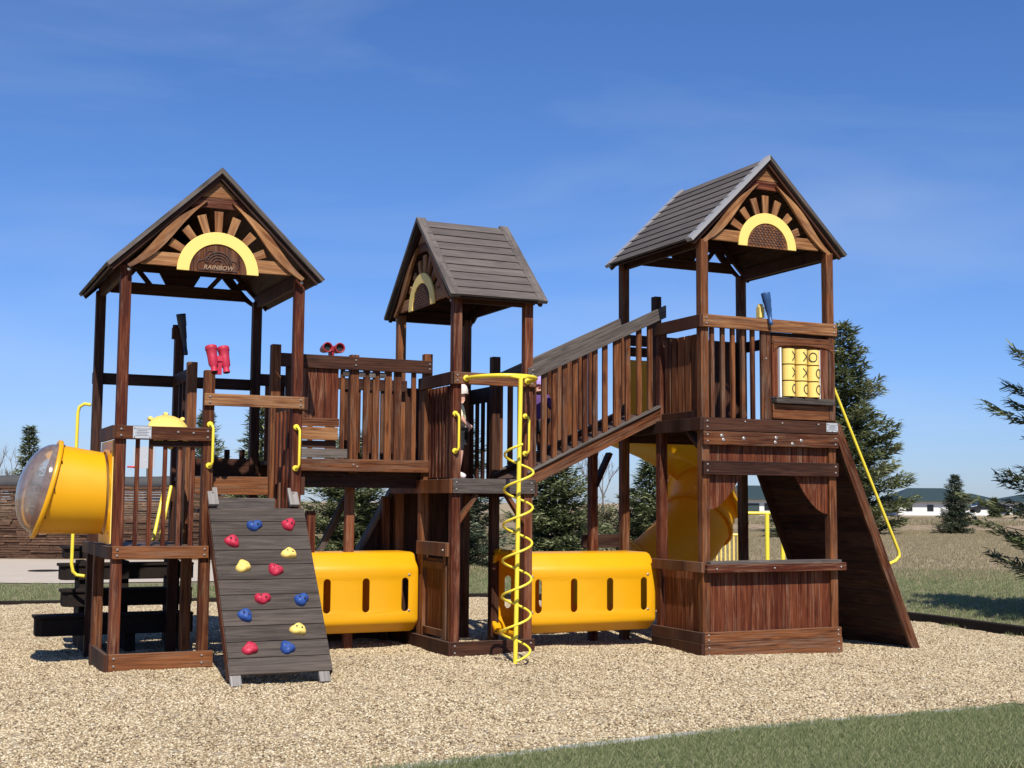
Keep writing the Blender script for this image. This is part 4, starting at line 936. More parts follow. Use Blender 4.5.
# left side wall of the playhouse
siding(tr, G0 + .044, GM - .03, .15, .83, E0 - .012, axis='y')
board(tr, (E0 - .082, F3 - .036, .785), (E0 - .046, GM + .07, .885), SW, 'counter_edge')
board(tr, (E0 - .084, F3 - .036, .115), (E0 - .046, GM + .07, .215), DW, 'base_board'); board(tr, (E0 - .088, F3 - .036, -.05), (E0 - .05, GM + .07, .112), DW, 'base_board')
siding(tr, E0 + .044, E1 - .044, .0, .86, G1, mat=DW, name='siding') if False else None
telescope(tr, (7.80, F3 - .075, 3.235), (7.775, F3 - .02, 3.56), 'telescope_blue', (7.77, G0 + .02, 3.37))
board(tr, (7.86, F3 + .032, 2.286), (8.60, F3 + .046, 2.52), DW, 'backing_panel'); board(tr, (7.86, F3 + .032, 3.04), (8.60, F3 + .046, 3.18), DW, 'backing_panel')

# inclined ramp on the right tower
rp_ = thing('climbing_ramp', 'steep closed plank ramp with yellow handrail leaning on the right side of the right tower', 'ramp', (9.2, 11.3, 0))
T0, T1_ = Vector((8.70, 0, 2.27)), Vector((9.72, 0, -.07)); dr = (T1_ - T0).normalized(); nr_ = Vector((-dr.z, 0, dr.x)); nr_ = nr_ if nr_.x > 0 else -nr_
for yy, mt_ in ((10.565, SW), (12.12, DW)):
    m_ = MB(); a = T0 + Vector((0, yy, 0)) - nr_ * .05; c_ = T1_ + Vector((0, yy, 0)) - nr_ * .05
    m_.add([a - nr_ * .06 + Vector((0, -.02, .02)), a + nr_ * .06 + Vector((0, -.02, .0)), a + nr_ * .06 + Vector((0, .02, .0)), a - nr_ * .06 + Vector((0, .02, .02)),
            c_ - nr_ * .06 + Vector((0, -.02, 0)), c_ + nr_ * .06 + Vector((0, -.02, -.04)), c_ + nr_ * .06 + Vector((0, .02, -.04)), c_ - nr_ * .06 + Vector((0, .02, 0))],
           [(0, 3, 2, 1), (4, 5, 6, 7), (0, 1, 5, 4), (1, 2, 6, 5), (2, 3, 7, 6), (3, 0, 4, 7)], mt_, dr); m_.build('stringer', rp_, .004)
m_ = MB(); n = 15; LR = (T1_ - T0).length
for i in range(n):
    a = T0 + dr * (LR * i / n + .003) - nr_ * .02; c_ = T0 + dr * (LR * (i + 1) / n - .003) - nr_ * .02
    m_.prism([(a.x, 10.588, a.z), (a.x, 12.10, a.z), (c_.x, 12.10, c_.z), (c_.x, 10.588, c_.z)], -nr_ * .03, DW, g=(0, 1, 0))
m_.build('plank_deck', rp_)
m_ = MB(); h0 = Vector((8.70, 10.66, 2.69)); h1 = Vector((9.56, 10.68, .96))
m_.tube([(8.655, 10.66, 2.66), (8.675, 10.66, 2.70), h0, h0.lerp(h1, .03), h0.lerp(h1, .97), h1, h1 + Vector((.01, 0, -.05)), h1 + Vector((-.045, 0, -.10)), h1 + Vector((-.16, 0, -.14))], .0165, 'yellow_paint', 10); m_.build('handrail', rp_)

# ================================================================== sloping ramp between middle and right tower
ra = thing('ramp', 'sloping walkway with slatted railings rising from the middle tower to the right tower', 'ramp', (6.3, 11.75, 1.6))
def rx(x): return 1.70 + (x - 5.56) * (2.36 - 1.70) / (6.98 - 5.56)
x0_, x1_ = 5.50, 7.02
for yy, nm in ((B0 - .02, 'near'), (12.13, 'far')):
    mt_ = WW if nm == 'near' else DW
    m_ = MB(); m_.prism([(x0_, yy - .018, rx(x0_) - .09), (x1_, yy - .018, rx(x1_) - .09), (x1_, yy - .018, rx(x1_) + .05), (x0_, yy - .018, rx(x0_) + .05)], (0, .036, 0), SW, g=(1, 0, .46)); m_.build('side_beam', ra, .004)
    m_ = MB(); m_.prism([(x0_, yy - .045, rx(x0_) + .052), (x1_, yy - .045, rx(x1_) + .052), (x1_, yy - .045, rx(x1_) + .075), (x0_, yy - .045, rx(x0_) + .075)], (0, .09, 0), WW, g=(1, 0, .46)); m_.build('sill_board', ra, .003)
    xr1 = 7.09
    m_ = MB(); m_.prism([(x0_, yy - .04, rx(x0_) + .955), (xr1, yy - .04, rx(xr1) + .955), (xr1, yy - .04, rx(xr1) + 1.085), (x0_, yy - .04, rx(x0_) + 1.085)], (0, .036, 0), WW, g=(1, 0, .46))
    bolts(m_, [(x0_ + .05, yy - .04, rx(x0_ + .05) + 1.0), (x0_ + .05, yy - .04, rx(x0_ + .05) + 1.045)]); m_.build('handrail', ra, .004)
    for i, x in enumerate((5.585, 5.70, 5.815, 5.93, 6.045, 6.16, 6.275, 6.39, 6.53, 6.655, 6.79, 6.92)):
        if nm == 'far': x += .0
        if nm == 'far' and i > 9: continue
        w_ = .08 if (i == 8 and nm == 'near') else .052
        m_ = MB(); m_.prism([(x - w_ / 2, yy - .002, rx(x) + .07), (x + w_ / 2, yy - .002, rx(x) + .07), (x + w_ / 2, yy - .002, rx(x) + 1.0), (x - w_ / 2, yy - .002, rx(x) + 1.0)], (0, .036, 0), SW, g=(0, 0, 1)); m_.build('baluster', ra, .003)
m_ = MB(); n = 11
for i in range(n):
    xa_, xb_ = x0_ + (x1_ - x0_) * i / n + .004, x0_ + (x1_ - x0_) * (i + 1) / n - .004
    m_.prism([(xa_, B0 + .02, rx(xa_) - .02), (xb_, B0 + .02, rx(xb_) - .02), (xb_, B0 + .02, rx(xb_) + .015), (xa_, B0 + .02, rx(xa_) + .015)], (0, .72, 0), DW, g=(0, 1, 0))
m_.build('deck', ra)
post(ra, 6.655, 12.10, -.05, rx(6.655) - .08, RW, .085, 'support_post')
m_ = MB(); m_.beam((6.68, 12.10, 1.62), (6.86, 12.10, 1.98), .04, .1, DW, up=(0, 1, 0)); m_.build('brace', ra, .003)
board(ra, (6.57, 12.15, .97), (7.02, 12.20, 1.11), DW, 'cross_board')

# ================================================================== spiral slide
ss = thing('spiral_slide', 'yellow spiral slide curling down behind the right tower', 'slide', (7.9, 13.2, 0))
def loft(m_, secs, mat, closed=True):
    k = len(secs[0]); vs = [p for r_ in secs for p in r_]
    m_.add(vs, [(i * k + j, i * k + (j + 1) % k, (i + 1) * k + (j + 1) % k, (i + 1) * k + j) for i in range(len(secs) - 1) for j in range(k if closed else k - 1)], mat, smooth=True)
def pipe(path, rad, n=28):
    secs = []
    for i, p in enumerate(path):
        t = (path[min(i + 1, len(path) - 1)] - path[max(i - 1, 0)]).normalized(); a = t.cross(Vector((0, 0, 1))).normalized(); b_ = a.cross(t)
        r_ = rad[i] if isinstance(rad, list) else rad
        secs.append([p + (a * math.cos(2 * math.pi * j / n) + b_ * math.sin(2 * math.pi * j / n)) * r_ for j in range(n)])
    return secs
def bez(P, n):
    out = []
    for i in range(n + 1):
        t = i / n; q = [Vector(p) for p in P]
        while len(q) > 1: q = [q[k].lerp(q[k + 1], t) for k in range(len(q) - 1)]
        out.append(q[0])
    return out
m_ = MB(); pth = bez([(9.05, 13.75, 1.62), (9.0, 13.3, 1.58), (8.75, 13.05, 1.30), (8.35, 13.0, .85), (7.95, 13.05, .45), (7.55, 13.3, .40), (7.3, 13.7, .38)], 34)
outer = pipe(pth, .41); loft(m_, outer, 'yellow_slide_plastic'); m_.build('lower_tube', ss)
m_ = MB()
for k in (0, 11, 22): 
    sc_ = pipe(pth, .435)[k]; m_.tube(sc_, .022, 'yellow_slide_plastic', 8, closed=True)
m_.build('tube_collar', ss)
m_ = MB()   # entrance hood
for x in (7.15, 7.66): m_.box((x - .015, 12.20, 2.28), (x + .015, 12.34, 3.05), 'yellow_plastic')
m_.box((7.166, 12.22, 2.28), (7.644, 12.25, 3.02), 'yellow_plastic'); m_.box((7.166, 12.2, 2.24), (7.644, 12.74, 2.27), 'yellow_slide_plastic'); m_.build('entrance_hood', ss, .01)
m_ = MB(); m_.beam((7.08, 12.235, 3.11), (7.9, 12.235, 3.11), .04, .1, DW); m_.build('entrance_header', ss)
m_ = MB()   # funnel-shaped upper turn seen below the deck
fun = []; n = 32
for i in range(13):
    t = i / 12; c = Vector((7.93, 12.98, 2.22)).lerp(Vector((8.78, 13.1, 1.62)), t ** .9); ra_, rb_ = .80 + (.40 - .80) * t, .62 + (.42 - .62) * t
    fun.append([c + Vector((ra_ * math.cos(2 * math.pi * j / n), rb_ * math.sin(2 * math.pi * j / n), (-.35 * t) * math.cos(2 * math.pi * j / n))) for j in range(n)])
loft(m_, fun, 'yellow_slide_plastic'); m_.build('upper_bend', ss)

# ================================================================== children
def child(name, label, loc, H, rot, top, bottom, headc, legskin, arm=0):
    t = thing(name, label, 'child', loc); S_ = H / 1.0
    # joints: pelvis rooted
    J = {'pel': (0, 0, .50), 'waist': (0, 0, .58), 'chest': (0, 0, .70), 'neck': (0, 0, .79), 'headb': (0, -.005, .84), 'headt': (0, -.01, .96),
         'hl': (.055, 0, .47), 'kl': (.06, -.02, .27), 'al': (.06, .0, .06), 'tl': (.06, -.09, .025), 'hr': (-.055, 0, .47), 'kr': (-.06, -.015, .27), 'ar': (-.06, .01, .06), 'tr': (-.06, -.08, .025),
         'sl': (.10, 0, .76), 'el': (.16, -.02, .63), 'wl': (.15, -.10, .54 + arm), 'fl': (.145, -.13, .52 + arm), 'sr': (-.10, 0, .76), 'er': (-.155, -.02, .63), 'wr': (-.13, -.11, .55 + arm), 'fr': (-.12, -.14, .54 + arm)}
    Rr = {'pel': .085, 'waist': .078, 'chest': .088, 'neck': .036, 'headb': .062, 'headt': .075, 'hl': .058, 'kl': .040, 'al': .026, 'tl': .024, 'hr': .058, 'kr': .040, 'ar': .026, 'tr': .024, 'sl': .045, 'el': .030, 'wl': .021, 'fl': .024, 'sr': .045, 'er': .030, 'wr': .021, 'fr': .024}
    E_ = [('pel', 'waist'), ('waist', 'chest'), ('chest', 'neck'), ('neck', 'headb'), ('headb', 'headt'), ('pel', 'hl'), ('hl', 'kl'), ('kl', 'al'), ('al', 'tl'), ('pel', 'hr'), ('hr', 'kr'), ('kr', 'ar'), ('ar', 'tr'), ('chest', 'sl'), ('sl', 'el'), ('el', 'wl'), ('wl', 'fl'), ('chest', 'sr'), ('sr', 'er'), ('er', 'wr'), ('wr', 'fr')]
    def grow(nm, keys, mat, k, lab=None):
        ks = [q for q in J if q in keys]; idx = {q: i for i, q in enumerate(ks)}
        me = bpy.data.meshes.new(nm); me.from_pydata([tuple(Vector(J[q]) * S_) for q in ks], [(idx[a], idx[b_]) for a, b_ in E_ if a in idx and b_ in idx], [])
        o = bpy.data.objects.new(nm, me); COL.objects.link(o); o.parent = t; me.materials.append(MATS[mat])
        o.modifiers.new('skin', 'SKIN'); 
        if not me.skin_vertices: me.attributes
        sv_ = me.skin_vertices[0].data if me.skin_vertices else None
        if sv_:
            for i, q in enumerate(ks): sv_[i].radius = (Rr[q] * k * S_,) * 2; sv_[i].use_root = (i == 0)
        ms = o.modifiers.new('sub', 'SUBSURF'); ms.levels = 2; ms.render_levels = 2
        for md in list(o.modifiers)[:0]: pass
        if lab: o['label'] = lab
        return o
    grow('body', set(J), 'skin', 1)
    grow('shirt', {'waist', 'chest', 'sl', 'el', 'sr', 'er', 'pel'}, top, 1.14)
    grow('trousers', {'pel', 'hl', 'hr', 'kl', 'kr'} if legskin else {'pel', 'hl', 'hr', 'kl', 'kr', 'al', 'ar'}, bottom, 1.16)
    grow('shoe', {'al', 'tl'}, 'white_cloth', 1.35); grow('shoe', {'ar', 'tr'}, 'white_cloth', 1.35)
    m_ = MB(); hc = Vector(J['headt']) * S_ + Vector((0, .008, -.015)) * S_
    m_.lathe([(-.05, .080), (-.02, .088), (.02, .083), (.05, .062), (.07, .03), (.075, .002)], Vector((0, 0, 0)) + hc, (0, .18, 1), headc, 16)
    m_.v = [v * 1.0 for v in m_.v]
    o = m_.build('hat' if 'hat' in label else 'hair', t, off=Vector((0, 0, 0)))
    m_ = MB()
    for sx_ in (-.027, .027): m_.lathe([(0, .009), (.006, .004)], (sx_ * S_, -.080 * S_, .925 * S_), (0, -1, 0), 'black_hole', 8)
    m_.lathe([(0, .010), (.018, .004)], (0, -.082 * S_, .905 * S_), (0, -1, 0), 'skin', 8)
    m_.tube([(-.018 * S_, -.076 * S_, .878 * S_), (0, -.079 * S_, .875 * S_), (.018 * S_, -.076 * S_, .878 * S_)], .004, 'red_plastic', 6); m_.build('face', t, off=Vector((0, 0, 0)))
    t.rotation_euler = (0, 0, rot); return t
child('person', 'child in pale hat, light shirt and dark shorts half behind the post', (4.895, 11.62, 1.665), .93, R(70), 'pale_yellow_cloth', 'black_cloth', 'white_cloth', True)
child('person', 'child in purple top and lavender hat at the foot of the sloping walkway', (5.83, 11.75, 1.80), .93, R(-15), 'purple_cloth', 'black_cloth', 'lavender_cloth', False, .1)

# ================================================================== background
# stacked stone wall on the left
wl = thing('stone_wall', 'long brown stacked stone wall with a dark rounded cap, behind the left tower', 'wall', (*at(50, 33), 0))
m_ = MB(); rw = random.Random(11); ux = Vector((math.cos(YAW), -math.sin(YAW), 0)); uy = Vector((math.sin(YAW), math.cos(YAW), 0))
wo = Vector((*at(-120, 33.2), 0)); Lw = 10.2
z = -.08; row = 0
while z < 1.72:
    h = rw.uniform(.04, .085); s_ = rw.uniform(-.4, 0)
    while s_ < Lw:
        l_ = rw.uniform(.2, .9); e_ = min(s_ + l_, Lw); s0 = max(0, s_); 
        if e_ - s0 > .05:
            jut = rw.uniform(0, .07); p = wo + ux * (s0 + .006) - uy * jut
            w_ = ux * (e_ - s0 - .012); hh_ = Vector((0, 0, h - .012)); 
            vs = [p, p + w_, p + w_ + uy * .5, p + uy * .5]; z0 = Vector((0, 0, z)); vs = [v + z0 for v in vs] + [v + z0 + hh_ for v in vs]
            m_.add(vs, [(0, 3, 2, 1), (4, 5, 6, 7), (0, 1, 5, 4), (1, 2, 6, 5), (2, 3, 7, 6), (3, 0, 4, 7)], 'stacked_stone', ux)
        s_ = e_ if e_ >= Lw else s_ + l_
    z += h; row += 1
m_.build('stonework', wl)
m_ = MB(); plain('cap_grey', (.055, .052, .050), .8, .3, 4, bump=.5)
pth = [wo + ux * (Lw * i / 40) + uy * .2 + Vector((0, 0, 1.86 + .03 * noise.noise(Vector((i * .4, 0, 0))))) for i in range(41)]
m_.tube(pth, [.19 + .02 * noise.noise(Vector((i * .7, 5, 0))) for i in range(41)], 'cap_grey', 12); m_.build('cap', wl)

# conifers
def conifer(loc, H, Rb, label, seed, mat='spruce_needles', nb=26, leaf=.16, dens=1.0, droop=.25, low=.05, group=None):
    t = thing('spruce_tree', label, 'tree', (loc[0], loc[1], -.07), group); rg = random.Random(seed); O = Vector((loc[0], loc[1], -.07))
    m_ = MB(); m_.tube([O, O + Vector((0, 0, H * .5)), O + Vector((0, 0, H * .97))], [H * .016 + .03, H * .009 + .015, .01], 'bark', 8); 
    br_ = []
    verts = []; faces = []; tones = []
    nt_ = int(nb)
    for i in range(nt_):
        f = low + (1 - low) * (i / nt_) ** .92; zc = H * f
        Lb = Rb * (1 - f) ** .82 * rg.uniform(.78, 1.12) + .06
        nbr = max(4, int(9 * (1 - f * .5)))
        ph = rg.uniform(0, 6.28)
        for j in range(nbr):
            a = ph + 2 * math.pi * j / nbr + rg.uniform(-.3, .3); L_ = Lb * rg.uniform(.62, 1.18)
            dz0 = rg.uniform(-.12, .12) * Lb
            d = Vector((math.cos(a), math.sin(a), 0)); sdv = Vector((-d.y, d.x, 0))
            ns = max(4, int(L_ / leaf * 2.3 * dens))
            up_ = .30 * f - droop * (1 - f)
            def bp_(s): return O + d * (L_ * s) + Vector((0, 0, zc + dz0 + L_ * (up_ * s + .22 * s * s)))
            br_.append((O + Vector((0, 0, zc + dz0 * 0)), bp_(.9), .010 + .006 * H / 10))
            tb = rg.uniform(.1, .6)
            for k in range(ns):
                s = (k + .5) / ns; s = .12 + .9 * s
                wdt = L_ * .34 * (1 - s) + leaf * .55
                for q in range(int(7 + 3 * dens)):
                    off = rg.uniform(-1, 1); c = bp_(s - abs(off) * .10) + sdv * off * wdt + Vector((0, 0, rg.uniform(-.5, .35) * leaf - abs(off) * wdt * .15))
                    dirn = (d * rg.uniform(.3, 1) + sdv * (off * .9 + rg.uniform(-.4, .4)) + Vector((0, 0, rg.uniform(-.3, .5)))).normalized()
                    w_ = dirn.cross(Vector((rg.uniform(-.6, .6), rg.uniform(-.6, .6), 1))).normalized() * leaf * rg.uniform(.11, .2); ll = leaf * rg.uniform(.6, 1.25)
                    b0 = len(verts); verts += [c - w_, c + w_, c + dirn * ll + w_ * .3, c + dirn * ll - w_ * .3]; faces.append((b0, b0 + 1, b0 + 2, b0 + 3)); tones.append(max(0, min(1, tb + .35 * s * rg.random() + rg.uniform(-.15, .25))))
    for p, q, r_ in br_[::1]: m_.tube([p, q], [r_, r_ * .4], 'bark', 4)
    m_.build('trunk', t)
    me = bpy.data.meshes.new('crown'); me.from_pydata([tuple(v - O) for v in verts], [], faces); me.materials.append(MATS[mat])
    ca = me.color_attributes.new('tone', 'FLOAT_COLOR', 'CORNER'); ca.data.foreach_set('color', [c for x in tones for _ in range(4) for c in (x, x, x, 1)])
    o = bpy.data.objects.new('crown', me); COL.objects.link(o); o.parent = t
    return t
GRP = 'spruces around the playground'
conifer(at(846, 66), 11.0, 4.3, 'tall full spruce rising right behind the right tower', 1, 'spruce_needles', 25, .38, 1.2, .12, group=GRP)
conifer(at(954, 68), 3.15, 1.15, 'small neat cone-shaped spruce alone in front of the dark-roofed house', 2, 'blue_spruce_needles', 22, .17, .8, .1, .02, GRP)
conifer(at(1106, 17.5), 5.2, 2.3, 'large spruce reaching in from the right edge of the picture', 3, 'spruce_needles', 21, .12, 1.3, .10, .13, GRP)
conifer(at(262, 31), 4.0, 1.3, 'spruce seen through the left tower opening, just right of the stone wall', 4, 'spruce_needles', 24, .16, .8, .2, .04, GRP)
conifer(at(206, 37), 4.1, 1.3, 'spruce top showing over the stone wall between the left tower slats', 5, 'spruce_needles', 22, .16, .7, .2, .04, GRP)
conifer(at(352, 30), 3.2, 1.6, 'broad spruce beneath the footbridge, above the left tunnel', 6, 'spruce_needles', 24, .17, .9, .2, .03, GRP)
conifer(at(462, 31), 3.7, 1.35, 'spruce seen through the legs of the middle tower', 7, 'blue_spruce_needles', 24, .16, .8, .2, .04, GRP)
conifer(at(556, 28), 2.9, 1.35, 'dense spruce under the sloping walkway, above the right tunnel', 8, 'spruce_needles', 24, .16, .9, .2, .03, GRP)
conifer(at(650, 33), 2.6, 1.5, 'low bushy spruce beside the spiral slide', 9, 'spruce_needles', 20, .17, .8, .1, .02, GRP)
conifer(at(788, 58), 3.0, 1.2, 'distant spruce seen through the playhouse window', 10, 'spruce_needles', 18, .2, .7, .1, .02, GRP)
conifer(at(30, 48), 4.3, .9, 'slender spruce tip behind the far left end of the stone wall', 12, 'spruce_needles', 20, .18, .7, .1, .04, GRP)
conifer(at(993, 130), 2.3, .75, 'tiny distant spruce beside the dark car', 13, 'spruce_needles', 14, .3, .6, .1, .02, GRP)
# bare trees
def bare(loc, H, label, seed, group='leafless trees in the distance'):
    t = thing('bare_tree', label, 'tree', (loc[0], loc[1], -.07), group); rg = random.Random(seed); O = Vector((loc[0], loc[1], -.07)); m_ = MB()
    def grow(p, d, L_, r_, dep):
        q = p + d * L_; m_.tube([p, p.lerp(q, .5) + Vector((rg.uniform(-1, 1), rg.uniform(-1, 1), 0)) * L_ * .04, q], [r_, r_ * .85, r_ * .6], 'bare_twig', 4)
        if dep == 0: return
        for i in range(rg.choice((3, 4))):
            nd = (d + Vector((rg.uniform(-.6, .6), rg.uniform(-.6, .6), rg.uniform(.0, .4)))).normalized(); grow(p.lerp(q, rg.uniform(.45, 1)), nd, L_ * rg.uniform(.5, .72), r_ * .55, dep - 1)
    grow(O, Vector((0, 0, 1)), H * .45, H * .014, 4)
    n_ = len(m_.v); m_.build('trunk', t); return t
for px, d, h, s_, lb in ((592, 70, 4.6, 1, 'pale leafless tree, left one seen under the sloping walkway'), (603, 74, 4.9, 2, 'pale leafless tree, right one seen under the sloping walkway'), (3, 55, 4.2, 3, 'leafless tree behind the stone wall at the far left edge'), (16, 52, 3.6, 4, 'low leafless tree behind the stone wall beside the slender spruce tip')):
    bare(at(px, d), h, lb, s_)
def shrub(loc, H, Rr_, label, seed, n=2600):
    rg = random.Random(seed); O = Vector((loc[0], loc[1], -.07)); verts = []; faces = []; tones = []
    t = thing('shrub', label, 'shrub', O); cl_ = [(Vector((rg.uniform(-1, 1) * Rr_ * .7, rg.uniform(-1, 1) * Rr_ * .7, H * rg.uniform(.25, .8))), Rr_ * rg.uniform(.25, .5), rg.random()) for _ in range(14)]
    for i in range(n):
        c, r_, tb = rg.choice(cl_); v = Vector((rg.gauss(0, 1), rg.gauss(0, 1), rg.gauss(0, 1))).normalized() * r_ * rg.random() ** .4
        p = c + v; p.z = max(.02, p.z); d = Vector((rg.uniform(-1, 1), rg.uniform(-1, 1), rg.uniform(-.3, 1))).normalized(); w_ = d.orthogonal().normalized() * .02; b0 = len(verts)
        verts += [p - w_, p + w_, p + d * .11 + w_ * .2]; faces.append((b0, b0 + 1, b0 + 2)); tones.append(max(0, min(1, tb * .6 + rg.random() * .4)))
    me = bpy.data.meshes.new('foliage'); me.from_pydata([tuple(v) for v in verts], [], faces); me.materials.append(MATS['shrub_leaves'])
    ca = me.color_attributes.new('tone', 'FLOAT_COLOR', 'CORNER'); ca.data.foreach_set('color', [c for x in tones for _ in range(3) for c in (x, x, x, 1)])
    o = bpy.data.objects.new('foliage', me); COL.objects.link(o); o.parent = t
    m_ = MB()
    for i in range(6): m_.tube([O, O + cl_[i][0]], [.02, .008], 'bark', 5)
    m_.build('stem', t)
shrub(at(613, 34), 1.7, 1.0, 'olive shrub beside the bushy spruce under the sloping walkway', 1)
# rough grassy bank in the distance
m_ = MB(); plain('dry_bank', (.30, .22, .135), .95, .35, 1.3, bump=1)
for k in range(1): 
    xs = [at(-900 + 60 * i, 0)[0] for i in range(0)]
me_v = []; me_f = []; nx_, ny_ = 90, 7
for i in range(nx_ + 1):
    px = -400 + 1900 * i / nx_
    for j in range(ny_ + 1):
        d = 76 + 5.0 * j; x, y = at(px * 1.0, d); prof_ = math.sin(math.pi * j / ny_)
        me_v.append((x, y, -.08 + prof_ * (.42 + .28 * noise.noise(Vector((x * .12, y * .12, 0))) + .12 * noise.noise(Vector((x * .9, y * .9, 4))))))
for i in range(nx_):
    for j in range(ny_): a = i * (ny_ + 1) + j; me_f.append((a, a + ny_ + 1, a + ny_ + 2, a + 1))
me = bpy.data.meshes.new('terrain'); me.from_pydata(me_v, [], me_f); me.materials.append(MATS['dry_bank']); o = bpy.data.objects.new('terrain', me); COL.objects.link(o); o['kind'] = 'structure'

# houses
def house(px0, px1, d, ez, rz, label, seed, hip=3, wz=-.1, gr='dark-roofed houses in the distance'):
    c = Vector((*at((px0 + px1) / 2, d), 0)); W2 = (px1 - px0) / FPX * d / 2; t = thing('house', label, 'house', c, gr); D2 = 5.0
    def Q(a, l, z): return c + ux * a + uy * l + Vector((0, 0, z))
    m_ = MB(); vs = [Q(-W2 + .7, -D2 + .7, wz), Q(W2 - .7, -D2 + .7, wz), Q(W2 - .7, D2, wz), Q(-W2 + .7, D2, wz)]; m_.prism(vs, (0, 0, ez - wz), 'white_wall'); m_.build('wall', t)
    m_ = MB(); e_ = [Q(-W2, -D2, ez - .05), Q(W2, -D2, ez - .05), Q(W2, D2, ez - .05), Q(-W2, D2, ez - .05)]; f_ = [v + Vector((0, 0, .25)) for v in e_]; r1, r2_ = Q(-W2 + hip, 0, rz), Q(W2 - hip, 0, rz)
    m_.add(e_ + f_ + [r1, r2_], [(0, 1, 2, 3), (0, 1, 5, 4), (1, 2, 6, 5), (2, 3, 7, 6), (3, 0, 4, 7), (4, 5, 9, 8), (6, 7, 8, 9), (5, 6, 9), (7, 4, 8)], 'dark_roof'); m_.build('roof', t)
    rg = random.Random(seed); n_ = int(W2 * 2 / 3.2)
    for i in range(n_):
        a = -W2 + 1.8 + i * (2 * W2 - 3) / n_; w_ = rg.choice((.9, 1.2, 2.4)); 
        if rg.random() < .25: continue
        z0, z1 = (ez - 1.4, ez - .5) if w_ < 2 else (wz, ez - .5)
        m_ = MB(); m_.prism([Q(a, -D2 + .68, z0), Q(a + w_, -D2 + .68, z0), Q(a + w_, -D2 + .68, z1), Q(a, -D2 + .68, z1)], -uy * .04, 'dark_glass' if w_ < 2 else 'dark_roof'); m_.build('window' if w_ < 2 else 'garage_door', t)
house(884, 966, 190, 1.95, 3.9, 'white house with a dark green hip roof behind the small cone-shaped spruce', 3, 3.5)
house(944, 990, 196, 1.9, 3.2, 'lower white house with dark roof just right of the small cone-shaped spruce', 8, 4)
house(722, 812, 175, 2.0, 3.9, 'white house with a dark roof seen through the playhouse window', 5, 2)
house(992, 1080, 230, 2.0, 3.4, 'pale house at the far right behind the reaching spruce branches', 6, 5)
# dark car
def car(px, d, label):
    c = Vector((*at(px, d), .55)); t = thing('parked_car', label, 'car', c)
    def Q(a, l, z): return c + ux * a + uy * l + Vector((0, 0, z))
    prof_ = [(-2.2, .35), (-2.25, .75), (-1.5, .9), (-1.0, 1.42), (.7, 1.48), (1.45, 1.0), (2.2, .92), (2.28, .4)]
    m_ = MB(); m_.prism([Q(a, -.9, z) for a, z in prof_], uy * 1.8, 'car_paint'); m_.build('body', t, .08)
    m_ = MB(); m_.prism([Q(a, -.915, z) for a, z in ((-1.25, .98), (-.9, 1.36), (.62, 1.40), (1.2, 1.02))], uy * .01, 'dark_glass'); m_.build('window', t)
    for a in (-1.4, 1.4):
        for l in (-.8, .8): m_ = MB(); m_.lathe([(-.1, .30), (-.1, .34), (.1, .34), (.1, .30)], Q(a, l, .34), uy, 'tyre_rubber', 16); m_.build('wheel', t)
car(986, 150, 'dark parked car by the houses at the far right')
# yellow rail structure behind the right tower
gp = thing('railing_frame', 'yellow tubular frame standing in the field, seen through the playhouse window', 'climbing frame', (*at(755, 27), 0))
def Pt(px, d, z): x, y = at(px, d); return Vector((x, y, z))
m_ = MB(); d_ = 26.
m_.tube([Pt(728, d_, 1.26), Pt(782, d_, 1.26)], .035, 'yellow_paint', 8); m_.build('top_bar', gp)
for px in (728, 766.5, 782):
    if px == 728: continue
    m_ = MB(); m_.tube([Pt(px, d_, -.05), Pt(px, d_, 1.26)], .045, 'yellow_paint', 8); m_.build('post', gp)
fn = thing('picket_railing', 'low pale yellow picket railing beside the foot of the spiral slide', 'railing', (*at(724, 24), 0))
d_ = 20.
m_ = MB(); m_.tube([Pt(706, d_, .97), Pt(739, d_, .97)], .022, 'cream_yellow', 8); m_.build('top_bar', fn)
for i in range(8):
    m_ = MB(); m_.tube([Pt(708 + i * 4.2, d_, -.05), Pt(708 + i * 4.2, d_, .97)], .017, 'cream_yellow', 6); m_.build('picket', fn)
# basketball hoop
bb = thing('basketball_hoop', 'white basketball backboard with red rim far off, seen between the left tower slats', 'basketball hoop', (*at(145, 60), 0))
m_ = MB(); c = Pt(146, 60, 0); m_.tube([c + uy * .6 + Vector((0, 0, -.1)), c + uy * .5 + Vector((0, 0, 3.2)), c + Vector((0, 0, 3.3))], .07, 'plate_metal', 8); m_.build('pole', bb)
m_ = MB(); m_.prism([c + ux * a + Vector((0, 0, z)) for a, z in ((-.55, 2.9), (.45, 2.9), (.45, 3.9), (-.55, 3.9))], uy * .04, 'plate_metal'); m_.build('backboard', bb)
m_ = MB(); m_.tube([c - uy * .3 + ux * (-.45 + .25 * math.cos(a)) + uy * .25 * math.sin(a) + Vector((0, 0, 2.95)) for a in [2 * math.pi * i / 12 for i in range(12)]], .04, 'red_paint', 6, closed=True); m_.build('rim', bb)

